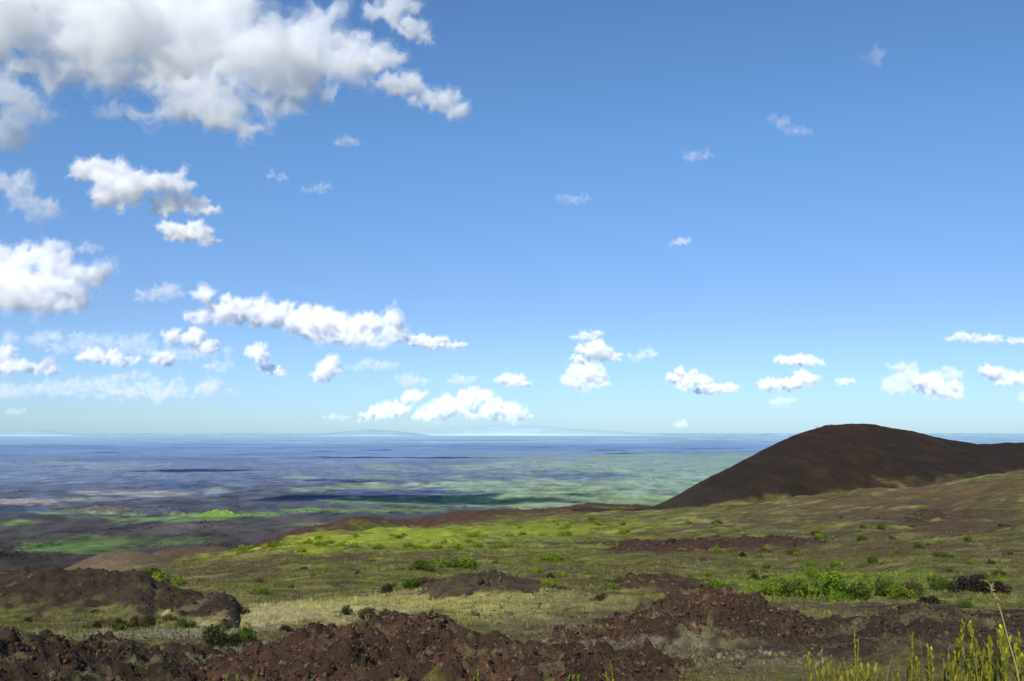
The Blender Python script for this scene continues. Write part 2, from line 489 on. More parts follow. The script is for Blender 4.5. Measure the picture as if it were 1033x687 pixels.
cone, MD_CONE = ridge('hill', 'dark brown rounded volcanic cone rising above the horizon at right',
                [(560, 530), (630, 520), (655, 514), (680, 501), (700, 490), (720, 479), (740, 469), (760, 459), (780, 449), (800, 440), (815, 434), (830, 430), (848, 427.5),
                 (866, 427.5), (885, 429), (905, 432), (925, 436), (945, 441), (965, 445), (985, 448), (1005, 448), (1020, 446.5), (1045, 446), (1090, 450), (1160, 470), (1260, 500)],
                960, [200, 220, 240] + [270] * 23, 380, cone_colour, M_CONE, nu=420, nv=200, rough=1.0, rscale=24, p=1.7, sharp=.35, base=G0, blend=(-.01, .13))
ridge('hill', 'tan bare rounded hill behind the dark brown mound at left',
      [(20, 600), (50, 585), (80, 570), (105, 561), (130, 558), (150, 561), (175, 568), (210, 574), (250, 580)], 360, 60, 80,
      (106, 92, 74), M_CONE, nu=140, nv=70, rough=.5, rscale=12, base=G0)
ridge('hill', 'low brown hump on the edge of the slope right of the tan hill',
      [(135, 572), (160, 560), (190, 554), (220, 553), (250, 556), (280, 562), (300, 568)], 420, 50, 70,
      (96, 78, 60), M_CONE, nu=120, nv=60, rough=.5, rscale=12, base=G0)
MOUNDS = {}
_, MOUNDS['flank'] = ridge('lava_ridge', 'long reddish brown lava flank along the far edge of the green slope',
      [(205, 566), (225, 559), (245, 553), (280, 547), (340, 536), (380, 527), (420, 524), (450, 518), (480, 517), (510, 517.5), (560, 513.5), (600, 510.5), (640, 509.5), (665, 513), (700, 520)],
      [450, 470, 490, 540, 600, 660, 720, 745, 770, 810, 880, 940, 1010, 1040, 1080], 130, 60, lava_colour((88, 66, 54), (94, 68, 57), 40), M_LAVA, nu=420, nv=70, rough=1.6, rscale=14, lump=.8, hor=.8, base=G0, p=1.2)
_, MOUNDS['left'] = ridge('lava_mound', 'broad dark brown mound with a flat top along the left edge',
      [(-260, 596), (-120, 588), (0, 585), (30, 582), (55, 579), (75, 582), (100, 580), (125, 579), (145, 585), (165, 594), (185, 600), (205, 603), (225, 600), (240, 606), (250, 615)],
      [168] * 7 + [160, 150, 140, 132, 126, 122, 120, 118], [52] * 9 + [30] * 6, [40] * 7 + [30, 24, 18, 16, 15, 14, 13, 12], lava_colour((72, 58, 45), (62, 50, 40), 14, 0, .35), M_LAVA, nu=300, nv=120, rough=.7, rscale=5, lump=.5, hor=.3)
_, MOUNDS['hump'] = ridge('lava_mound', 'small grey brown lava hump in the grass at mid slope',
      [(405, 606), (425, 596), (445, 586), (465, 580), (490, 578), (515, 582), (540, 590), (555, 598)], 135, 16, 18, lava_colour((86, 76, 58), (74, 60, 50), 9), M_LAVA, nu=130, nv=70, rough=.3, rscale=3, hor=.2)
_, MOUNDS['hump2'] = ridge('lava_mound', 'low brown lava hump behind the rock pile right of centre',
      [(575, 600), (610, 591), (640, 584), (665, 581), (690, 584), (720, 592), (745, 600)], 140, 16, 18, lava_colour((84, 66, 52), (72, 56, 46), 9), M_LAVA, nu=130, nv=70, rough=.35, rscale=3, hor=.2)
_, MOUNDS['strip'] = ridge('lava_mound', 'long dark lava strip crossing the green slope right of centre',
      [(590, 562), (620, 556), (660, 549), (700, 545), (740, 545), (780, 543), (830, 546), (880, 552), (920, 560)], 270, 26, 22, lava_colour((78, 58, 48), (70, 54, 44), 16), M_LAVA, nu=200, nv=70, rough=.8, rscale=5, hor=.3)
_, MOUNDS['strip2'] = ridge('lava_mound', 'broken dark lava band high on the right hand slope',
      [(860, 535), (890, 526), (920, 519), (950, 516), (985, 517), (1033, 515), (1100, 520), (1160, 530)], 380, 36, 26, lava_colour((80, 64, 52), (74, 58, 50), 20), M_LAVA, nu=200, nv=70, rough=.9, rscale=6, hor=.3)
_, MOUNDS['red'] = ridge('lava_ridge', 'long reddish brown ridge of broken lava along the bottom edge',
      [(150, 712), (185, 695), (215, 672), (250, 656), (285, 645), (320, 637), (350, 633), (385, 632), (420, 630), (440, 633), (455, 642), (480, 649), (520, 650), (560, 652), (590, 658), (620, 665), (650, 672), (690, 686), (730, 704)],
      60, 17, 8, lava_colour((68, 53, 43), (88, 66, 53), 5, .0, .42), M_LAVA, nu=420, nv=200, rough=.75, rscale=1.9, lump=.5, hor=.4)
_, MOUNDS['pile'] = ridge('lava_ridge', 'rough pile of dark reddish lava rocks right of centre',
      [(540, 645), (590, 634), (630, 621), (660, 611), (690, 604), (715, 600), (735, 600), (755, 605), (780, 615), (805, 626), (830, 640), (850, 652)],
      86, 11, 8, lava_colour((60, 50, 42), (76, 58, 48), 5, 0, .48), M_LAVA, nu=330, nv=140, rough=.8, rscale=2.0, lump=.4, hor=.35)
_, MOUNDS['corner'] = ridge('lava_ridge', 'dark rubbly lava ground filling the bottom left corner',
      [(-200, 652), (-60, 644), (0, 643), (40, 648), (80, 652), (110, 656), (140, 658), (170, 664), (200, 675), (235, 690), (260, 705)],
      64, 18, 9, lava_colour((55, 45, 37), (66, 52, 43), 6, 0, .6), M_LAVA, nu=330, nv=150, rough=.65, rscale=1.8, lump=.4, hor=.35)
_, MOUNDS['right'] = ridge('lava_ridge', 'dark brown broken lava flow below the bushes at right',
      [(800, 650), (840, 636), (880, 627), (905, 616), (925, 613), (950, 615), (975, 621), (1010, 624), (1060, 624), (1120, 630), (1200, 645)],
      84, 17, 9, lava_colour((62, 53, 45), (74, 62, 51), 6, 0, .6), M_LAVA, nu=330, nv=140, rough=.5, rscale=1.8, lump=.4, hor=.3)

# ------------------------------------------------------------------ far plain, lake, mountains
A2 = angular(1.6, 1000, 40)
tt = np.linspace(0.30, 0.0042, 520)
Yp = np.concatenate([[700, 900], -PLAIN_Z / tt, [100000, 120000, 200000, 320000]])
Yp = np.unique(Yp)
AA, YY = np.meshgrid(A2, Yp)
XX = AA * YY


def plain_z(x, y):
    d = np.sqrt(x * x + y * y)
    return PLAIN_Z + sstep(1500, 3000, d) * (1 - sstep(12000, 30000, d)) * 16 * fbm2(x / 1300, y / 900, 4, 61.0)


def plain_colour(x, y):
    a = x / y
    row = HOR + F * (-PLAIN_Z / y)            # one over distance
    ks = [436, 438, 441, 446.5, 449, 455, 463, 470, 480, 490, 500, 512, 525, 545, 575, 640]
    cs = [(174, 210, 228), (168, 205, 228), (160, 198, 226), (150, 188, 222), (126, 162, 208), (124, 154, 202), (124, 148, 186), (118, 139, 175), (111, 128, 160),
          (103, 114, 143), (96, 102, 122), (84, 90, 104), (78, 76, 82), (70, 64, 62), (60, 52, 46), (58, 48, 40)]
    cl = np.array([alb(*c) for c in cs])  # distance haze painted into the colour, paler and bluer towards the horizon
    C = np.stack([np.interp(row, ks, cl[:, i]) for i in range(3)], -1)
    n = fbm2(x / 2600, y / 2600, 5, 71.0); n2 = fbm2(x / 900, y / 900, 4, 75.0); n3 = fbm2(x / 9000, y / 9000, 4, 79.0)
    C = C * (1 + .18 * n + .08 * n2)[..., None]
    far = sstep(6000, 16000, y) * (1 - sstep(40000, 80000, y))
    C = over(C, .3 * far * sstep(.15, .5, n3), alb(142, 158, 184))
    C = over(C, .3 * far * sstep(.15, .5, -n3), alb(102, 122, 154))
    i = 0
    for c, h, col, k in [
        ((640, 485), (200, 27), (142, 172, 150), .97), ((600, 503), (190, 9), (132, 160, 112), .9), ((700, 475), (90, 16), (138, 176, 168), .7),
        ((560, 492), (90, 8), (138, 168, 140), .8), ((470, 505), (130, 6), (132, 158, 112), .8), ((620, 468), (120, 4), (136, 170, 184), .6),
        ((500, 480), (110, 6), (90, 116, 166), .6), ((400, 497), (90, 4), (72, 92, 146), .85), ((590, 480), (50, 3), (84, 116, 164), .8), ((330, 502), (60, 3), (72, 80, 124), .8),  # dark blue strips here and below: cloud shade painted on the plain
        ((385, 471), (26, 3), (134, 160, 160), .8), ((385, 481), (34, 3), (132, 156, 150), .8), ((385, 491), (36, 3), (138, 158, 132), .8), ((300, 480), (14, 2), (134, 156, 160), .8),
        ((320, 494), (30, 3), (134, 154, 136), .7), ((440, 467), (60, 2), (92, 124, 176), .7),
        ((95, 469), (90, 4), (146, 160, 186), .7), ((160, 463), (120, 2), (92, 126, 178), .7), ((170, 489), (40, 3.5), (64, 94, 150), .9), ((130, 497), (70, 3), (160, 160, 164), .9),
        ((30, 506), (40, 3), (166, 157, 156), .9), ((110, 503), (70, 2), (140, 146, 154), .7), ((35, 513), (50, 3), (60, 84, 130), .9), ((60, 500), (40, 4), (86, 100, 136), .8), ((280, 503), (60, 3), (76, 86, 130), .8),
        ((90, 514), (50, 4), (124, 142, 104), .7), ((215, 522), (62, 6), (116, 152, 70), .95), ((150, 524), (60, 4), (118, 150, 78), .8), ((20, 527), (22, 3), (116, 146, 74), .8),
        ((300, 516), (60, 3), (120, 154, 84), .8), ((345, 506), (40, 4), (128, 160, 108), .8), ((320, 530), (40, 3), (112, 142, 70), .7), ((390, 516), (60, 4), (112, 146, 78), .8), ((310, 524), (50, 3.5), (88, 80, 80), .8), ((380, 511), (60, 2.5), (90, 96, 110), .7),
        ((70, 553), (50, 7), (98, 134, 56), .95), ((115, 546), (60, 5), (96, 124, 62), .8), ((170, 543), (40, 4), (88, 108, 60), .7), ((55, 541), (50, 4), (70, 80, 58), .7),
        ((60, 532), (70, 4), (70, 64, 70), .7), ((230, 533), (90, 4), (96, 88, 90), .6), ((40, 567), (80, 6), (56, 48, 44), .9), ((30, 579), (60, 4), (104, 88, 72), .7),
    ]:
        i += 1
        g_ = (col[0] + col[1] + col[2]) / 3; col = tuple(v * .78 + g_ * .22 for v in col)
        C = over(C, k * patch_mask(x, y, c, h, pp, .6, .42, 90.0 + i), alb(*col))
    # dots of scrub and fields
    sp1 = fbm2(x / 70, y / 420, 4, 34.0); sp2 = fbm2(x / 420, y / 1500, 4, 36.0)
    C = over(C, .32 * (1 - sstep(9000, 22000, y)) * sstep(.15, .5, sp1), C.mean(-1, keepdims=True) * np.array([.55, .62, .72]))
    C = over(C, .1 * (1 - sstep(25000, 60000, y)) * sstep(.1, .5, sp2), C * np.array([.8, .84, .9]))
    C = over(C, .1 * (1 - sstep(25000, 60000, y)) * sstep(.15, .5, -sp2), C * np.array([1.25, 1.2, 1.12]))
    n4 = fbm2(x / 160, y / 260, 3, 33.0)
    near = 1 - sstep(5000, 14000, y)
    C = C * (1 + (.45 * near + .06) * n4 + .25 * near * fbm2(x / 45, y / 90, 3, 38.0))[..., None]
    return np.clip(C, .01, .85)


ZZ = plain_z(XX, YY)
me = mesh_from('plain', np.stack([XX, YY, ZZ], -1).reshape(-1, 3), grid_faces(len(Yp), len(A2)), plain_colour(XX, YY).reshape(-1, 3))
tag(add('plain', me, M_PLAIN), 'wide hazy plain of lava fields and green meadows reaching the horizon', kind='structure')
# the same plain all round the mountain
th = np.linspace(0, 2 * math.pi, 49); rr = np.array([600, 3000, 20000, 100000, 320000.])
TH, RR = np.meshgrid(th, rr)
c = np.empty(TH.shape + (3,)); c[:] = alb(100, 112, 120)
me = mesh_from('lowland', np.stack([RR * np.cos(TH), RR * np.sin(TH), np.full(TH.shape, PLAIN_Z - 40)], -1).reshape(-1, 3), grid_faces(5, 49), c.reshape(-1, 3))
tag(add('lowland', me, M_PLAIN), 'low country all round the volcano', kind='structure')

# lake near the horizon with an uneven shore, its pale blue holding painted haze
al = np.linspace(-.75, .22, 160)
near_y = 41000 * (1 + .16 * fbm2(al * 9, al * 0, 4, 5.0)) + 22000 * sstep(-.1, .2, al)
far_y = np.interp(al, [-.75, .1, .22], [92000, 92000, 66000])
ts = np.linspace(0, 1, 8)[:, None]
Yl = near_y[None] * (1 - ts) + far_y[None] * ts
me = mesh_from('lake', np.stack([al[None] * Yl, Yl, np.full(Yl.shape, PLAIN_Z + 1.5)], -1).reshape(-1, 3), grid_faces(8, 160), ((alb(150, 190, 224)[None, None] * (1 - ts[..., None]) + alb(168, 205, 229)[None, None] * ts[..., None]) * (1 + .06 * fbm2(al[None] * 12 + 0 * Yl, Yl / 9000, 3, 2.0))[..., None]).reshape(-1, 3))
tag(add('lake', me, M_FAR), 'thin blue lake lying below the horizon', kind='structure')


def mountain(label, outline, D, depth, col, base=PLAIN_Z - 5, rough=0.0, kind='structure', mat=M_FAR, nu=90, name='mountain', under=None):  # col already holds the blue of the haze in front
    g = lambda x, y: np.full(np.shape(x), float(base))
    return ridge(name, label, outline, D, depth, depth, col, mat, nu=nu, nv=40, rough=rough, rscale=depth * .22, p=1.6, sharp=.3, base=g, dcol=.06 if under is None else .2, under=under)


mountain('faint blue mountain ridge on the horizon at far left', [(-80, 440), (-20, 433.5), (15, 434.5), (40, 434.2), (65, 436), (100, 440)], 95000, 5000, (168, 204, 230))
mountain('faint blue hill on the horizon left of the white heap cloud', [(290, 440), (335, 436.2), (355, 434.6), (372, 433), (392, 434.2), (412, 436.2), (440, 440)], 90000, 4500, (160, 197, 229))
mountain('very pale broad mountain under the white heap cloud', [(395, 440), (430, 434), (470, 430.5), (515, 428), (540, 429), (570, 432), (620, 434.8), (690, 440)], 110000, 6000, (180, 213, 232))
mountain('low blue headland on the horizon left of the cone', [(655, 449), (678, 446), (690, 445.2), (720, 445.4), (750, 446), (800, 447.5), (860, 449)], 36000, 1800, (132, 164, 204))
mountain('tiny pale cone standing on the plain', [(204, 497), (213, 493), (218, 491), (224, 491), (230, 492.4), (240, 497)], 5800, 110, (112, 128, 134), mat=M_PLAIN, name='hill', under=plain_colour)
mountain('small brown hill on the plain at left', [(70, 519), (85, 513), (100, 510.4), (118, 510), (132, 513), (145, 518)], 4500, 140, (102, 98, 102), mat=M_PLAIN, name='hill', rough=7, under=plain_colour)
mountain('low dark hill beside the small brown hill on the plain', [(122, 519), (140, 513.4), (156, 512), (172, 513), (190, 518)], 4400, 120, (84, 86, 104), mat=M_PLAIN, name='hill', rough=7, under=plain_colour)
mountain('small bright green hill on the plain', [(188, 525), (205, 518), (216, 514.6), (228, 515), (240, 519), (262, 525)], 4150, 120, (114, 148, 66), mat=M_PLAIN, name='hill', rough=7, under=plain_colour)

# ------------------------------------------------------------------ rocks
def rock_mesh(i):
    bpy_me = bpy.data.meshes.new('lava_rock')
    import bmesh
    bm = bmesh.new(); bmesh.ops.create_icosphere(bm, subdivisions=3, radius=1.0)
    V = np.array([v.co[:] for v in bm.verts]); r = np.random.default_rng(100 + i)
    for k in range(14):                                           # chop with planes -> broken faces
        n = r.normal(size=3); n /= np.linalg.norm(n); d = r.uniform(.42, .8)
        ex = V @ n - d
        V = V - np.clip(ex, 0, None)[:, None] * n
    V *= r.uniform(.7, 1.25, 3) * np.array([1, 1, .75])
    V += V / np.linalg.norm(V, axis=1)[:, None] * (.13 * fbm3(V * 2.2 + i * 9, 3))[:, None]
    Fc = np.array([[v.index for v in f.verts] for f in bm.faces]); bm.free()
    return V, Fc


ROCKS = [rock_mesh(i) for i in range(8)]


def rock_low(i):
    import bmesh
    bm = bmesh.new(); bmesh.ops.create_icosphere(bm, subdivisions=1, radius=1.0)
    V = np.array([v.co[:] for v in bm.verts]); r = np.random.default_rng(200 + i)
    V *= r.uniform(.6, 1.25, len(V))[:, None]
    for k in range(8):
        n_ = r.normal(size=3); n_ /= np.linalg.norm(n_)
        V = V - np.clip(V @ n_ - r.uniform(.3, .7), 0, None)[:, None] * n_
    V *= r.uniform(.6, 1.35, 3) * np.array([1.2, 1.2, .8])
    Fc = np.array([[v.index for v in f.verts] for f in bm.faces]); bm.free()
    return V, Fc


LOWS = [rock_low(i) for i in range(14)]


def rotmats(n, r):
    q = r.normal(size=(n, 4)); q /= np.linalg.norm(q, axis=1)[:, None]
    w, x, y, z = q.T
    return np.stack([np.stack([1 - 2 * (y * y + z * z), 2 * (x * y - z * w), 2 * (x * z + y * w)], -1),
                     np.stack([2 * (x * y + z * w), 1 - 2 * (x * x + z * z), 2 * (y * z - x * w)], -1),
                     np.stack([2 * (x * z - y * w), 2 * (y * z + x * w), 1 - 2 * (x * x + y * y)], -1)], 1)


def scatter_merge(protos, pos, size, r, cols, upright=False):
    """many small pieces as one mesh: protos list of (V, F)"""
    Vs, Fs, Cs = [], [], []; off = 0
    which = r.integers(0, len(protos), len(pos))
    R = rotmats(len(pos), r)
    for k, (V, Fc) in enumerate(protos):
        idx = np.where(which == k)[0]
        if not len(idx): continue
        W = np.einsum('nij,vj->nvi', R[idx], V) * size[idx][:, None, None] + pos[idx][:, None, :]
        nv = len(V)
        Fk = (Fc[None] + (np.arange(len(idx)) * nv)[:, None, None]).reshape(-1, Fc.shape[1]) + off
        Vs.append(W.reshape(-1, 3)); Fs.append(Fk); Cs.append(np.repeat(cols[idx], nv, 0)); off += len(idx) * nv
    return np.concatenate(Vs), np.concatenate(Fs), np.concatenate(Cs)


ROCK_COLS = [alb(78, 62, 51), alb(62, 51, 43), alb(94, 72, 59), alb(48, 42, 37), alb(110, 80, 66), alb(88, 81, 70)]
ROCK_ME = []
for i, (V, Fc) in enumerate(ROCKS):
    for j in range(3):
        ROCK_ME.append(mesh_from('lava_rock', V, Fc, np.broadcast_to(ROCK_COLS[(i + 2 * j) % 6], (len(V), 3)), smooth=False))
        ROCK_ME[-1].materials.append(M_ROCK)


def pick(md, n, r, front_only=True):
    X, Y, Z, pr = md
    w = sstep(.1, .5, pr)
    # equal share per seen pixel: weight by step lengths, favour the facing side
    w = w * np.where(np.arange(X.shape[1])[None] < X.shape[1] * .58, 1, .1)
    c = np.cumsum(w.ravel()); k = np.searchsorted(c, r.uniform(0, c[-1], n))
    P = np.stack([X.ravel()[k], Y.ravel()[k], Z.ravel()[k]], -1)
    P[:, :2] += r.normal(0, .12, (n, 2))
    return P


HEAPS = [('red', 9000, 75, 'reddish lava boulder on the long ridge at the bottom edge', .07, (.13, .3)),
         ('pile', 5200, 60, 'dark jagged lava boulder on the rock pile right of centre', .09, (.16, .42)),
         ('corner', 5200, 45, 'dark brown lava boulder in the rubble of the bottom left corner', .07, (.13, .28)),
         ('right', 3200, 45, 'dark lava boulder on the broken flow below the bushes at right', .09, (.18, .42)),
         ('left', 600, 0, '', .17, (.4, .8)), ('strip', 1100, 0, '', .24, (.5, 1.0)), ('strip2', 1000, 0, '', .28, (.5, 1.0)),
         ('hump', 160, 0, '', .16, (.3, .5)), ('hump2', 260, 0, '', .18, (.3, .5))]
RUB = {'red': 'reddish brown lava rubble covering the long ridge at the bottom edge', 'pile': 'dark lava rubble on the rock pile right of centre',
       'corner': 'dark lava rubble in the bottom left corner', 'right': 'dark lava rubble on the broken flow at right',
       'left': 'brown cinders on the broad mound at left', 'strip': 'dark lava rubble on the long strip crossing the slope',
       'strip2': 'lava rubble on the band high on the right hand slope', 'hump': 'stones on the small grey brown hump', 'hump2': 'stones on the low brown hump behind the rock pile'}
for hi, (key, n, big, lab, sz, br) in enumerate(HEAPS):
    r = np.random.default_rng(300 + hi)
    P = pick(MOUNDS[key], n, r)
    size = .88 * sz * np.exp(r.normal(0, .55, n))
    P[:, 2] += size * .25
    cc = np.array(ROCK_COLS)[r.choice(6, n, p=[.3, .22, .22, .13, .08, .05])] * r.uniform(.8, 1.35, n)[:, None] * np.array([1.04, 1, .97])
    if key not in ('red', 'pile'): cc = cc * np.array([.74, .80, .82])
    V, Fc, C = scatter_merge(LOWS, P, size, r, cc)
    tag(add('rubble', mesh_from('rubble', V, Fc, C, smooth=False), M_ROCK), RUB[key], kind='stuff')
    if big:
        P = pick(MOUNDS[key], big, r)
        for q in P:
            o = bpy.data.objects.new('lava_boulder', ROCK_ME[r.integers(len(ROCK_ME))]); COL.objects.link(o)
            s = r.uniform(*br)
            o.location = (q[0], q[1], q[2] + s * .2); o.scale = (s, s, s * r.uniform(.75, 1.1)); o.rotation_euler = tuple(r.uniform(0, 6.28, 3))
            tag(o, lab, 'boulder', 'lava boulders of the ' + {'red': 'bottom ridge', 'pile': 'rock pile', 'corner': 'bottom left corner', 'right': 'flow at right'}[key])

# loose pale stones lying on the slope
r = np.random.default_rng(77)
pts = []
for (px, py, hx, hy, n) in [(630, 650, 90, 14, 900), (600, 630, 80, 10, 400), (200, 655, 70, 16, 600), (500, 612, 70, 12, 250), (740, 655, 90, 20, 700), (150, 640, 110, 7, 300), (860, 628, 80, 10, 300), (700, 672, 60, 10, 300)]:
    x0, y0 = gp(px, py); yn = gp(px, py + hy)[1]; yf = gp(px, py - hy)[1]
    y = np.exp(r.uniform(math.log(yn), math.log(yf), n)); a = x0 / y0 + r.normal(0, hx * .55 / F, n)
    pts.append(np.stack([a * y, y], -1))
pts = np.concatenate(pts)
P = np.stack([pts[:, 0], pts[:, 1], G(pts[:, 0], pts[:, 1])], -1)
size = .10 * np.exp(r.normal(0, .5, len(P))); P[:, 2] += size * .3
cc = np.array([alb(100, 94, 80), alb(84, 75, 64), alb(116, 110, 94), alb(68, 58, 50)])[r.choice(4, len(P))]
V, Fc, C = scatter_merge(LOWS, P, size, r, cc)
tag(add('gravel', mesh_from('gravel', V, Fc, C, smooth=False), M_ROCK), 'loose grey stones strewn over the dry slope', kind='stuff')

# ------------------------------------------------------------------ vegetation
def leaf_quads(P, N, size, r):
    """one small leaf face at each point, facing roughly N"""
    n = len(P)
    t = np.cross(N, r.normal(size=(n, 3))); t /= np.linalg.norm(t, axis=1)[:, None] + 1e-9
    b = np.cross(N, t)
    s = size[:, None]
    V = np.stack([P - t * s, P - b * s * .5, P + t * s, P + b * s * .5], 1).reshape(-1, 3)
    return V, np.arange(4 * n).reshape(n, 4)


def bush_mesh(seed, n, cols, leaf=.07, flat=.75, clumps=7):
    r = np.random.default_rng(seed)
    cs = r.normal(0, .42, (clumps, 3)); cs[:, 2] = r.uniform(.15, .8, clumps) * (1.05 - .6 * np.hypot(cs[:, 0], cs[:, 1]))
    cs[:, 2] = np.clip(cs[:, 2], .12, .85); rad = r.uniform(.22, .42, clumps)
    k = r.integers(0, clumps, n)
    d = r.normal(size=(n, 3)); d /= np.linalg.norm(d, axis=1)[:, None]
    rr_ = rad[k] * r.uniform(.55, 1.08, n) ** .6
    P = cs[k] + d * rr_[:, None]
    P += .10 * np.stack([perlin3(P[:, 0] * 5, P[:, 1] * 5, P[:, 2] * 5 + q) for q in (0, 9, 18)], -1)
    keep = P[:, 2] > .01; P = P[keep]; d = d[keep]; k = k[keep]
    N = d + r.normal(0, .55, d.shape) + np.array([0, 0, .35]); N /= np.linalg.norm(N, axis=1)[:, None]
    V, Q = leaf_quads(P, N, leaf * r.uniform(.6, 1.3, len(P)), r)
    base = np.array([alb(*c) for c in cols])
    tone = base[(r.uniform(0, 1, clumps) * len(base)).astype(int)][k]
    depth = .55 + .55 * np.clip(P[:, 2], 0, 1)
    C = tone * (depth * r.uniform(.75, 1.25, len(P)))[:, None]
    return mesh_from('foliage', V, Q, np.repeat(np.clip(C, .004, .6), 4, 0), smooth=False)


def tube(pts, rads, sides=5):
    pts = np.asarray(pts, float); n = len(pts)
    d = np.gradient(pts, axis=0); d /= np.linalg.norm(d, axis=1)[:, None] + 1e-9
    ref = np.array([.3, .9, .1]); u = np.cross(d, ref); u /= np.linalg.norm(u, axis=1)[:, None] + 1e-9; v = np.cross(d, u)
    an = np.linspace(0, 2 * math.pi, sides, endpoint=False)
    V = pts[:, None] + (u[:, None] * np.cos(an)[None, :, None] + v[:, None] * np.sin(an)[None, :, None]) * np.asarray(rads)[:, None, None]
    i = np.arange(n * sides).reshape(n, sides)
    Q = np.stack([i[:-1], np.roll(i[:-1], -1, 1), np.roll(i[1:], -1, 1), i[1:]], -1).reshape(-1, 4)
    return V.reshape(-1, 3), Q


def join(parts):
    Vs, Qs = [], []; off = 0
    for V, Q in parts:
        Vs.append(V); Qs.append(Q + off); off += len(V)
    return np.concatenate(Vs), np.concatenate(Qs)


def branch_mesh(seed):
    r = np.random.default_rng(seed); parts = []
    for k in range(6):
        an = r.uniform(0, 6.28); e = np.array([math.cos(an) * .5, math.sin(an) * .5, r.uniform(.35, .7)])
        pts = [np.array([0, 0, -.05]), e * .4 + np.array([0, 0, .1]), e]
        parts.append(tube(pts, [.035, .025, .008]))
    V, Q = join(parts)
    return mesh_from('branch', V, Q, np.broadcast_to(alb(74, 60, 46), (len(V), 3)))


GREENS = {'sunny': [(132, 148, 40), (118, 136, 38), (144, 156, 50)], 'bright': [(112, 140, 34), (98, 128, 30), (128, 150, 44)], 'mid': [(84, 106, 34), (74, 96, 32), (96, 112, 40)],  # 'sunny': leaf greens brightened to stand for sunlight on the band
          'dark': [(58, 62, 32), (52, 52, 32), (66, 74, 34)], 'dry': [(92, 82, 50), (76, 66, 46), (104, 98, 56)], 'black': [(46, 40, 36), (54, 46, 42), (40, 36, 30)]}
PROTO = {}
for ki, (k, cols) in enumerate(GREENS.items()):
    for v in range(3):
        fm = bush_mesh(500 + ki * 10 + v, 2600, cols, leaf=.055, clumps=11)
        fm.materials.append(M_LEAF)
        bm_ = branch_mesh(600 + ki * 10 + v); bm_.materials.append(M_WOOD)
        PROTO[k, v] = (fm, bm_)


def shrub(kind, px, py, wpx, hpx, label, group=None, r=random, name='shrub', parts=True):
    x, y = gp(px, py)
    z = float(G(np.array([x]), np.array([y]))[0])
    fm, bm_ = PROTO[kind, r.randrange(3)]
    w = wpx * y / F / 1.7; h = hpx * y / F / 1.05
    if parts:
        root = empty(name, (x, y, z - .03 * h), r.uniform(0, 6.28))
        root.scale = (w, w * r.uniform(.8, 1.1), h)
        tag(root, label, 'shrub', group)
        f = bpy.data.objects.new('foliage', fm); COL.objects.link(f); f.parent = root
        b = bpy.data.objects.new('branch', bm_); COL.objects.link(b); b.parent = root
    else:
        root = bpy.data.objects.new(name, fm); COL.objects.link(root)
        root.location = (x, y, z - .03 * h); root.rotation_euler = (0, 0, r.uniform(0, 6.28)); root.scale = (w, w, h)
        tag(root, label, 'shrub', group)
    return root


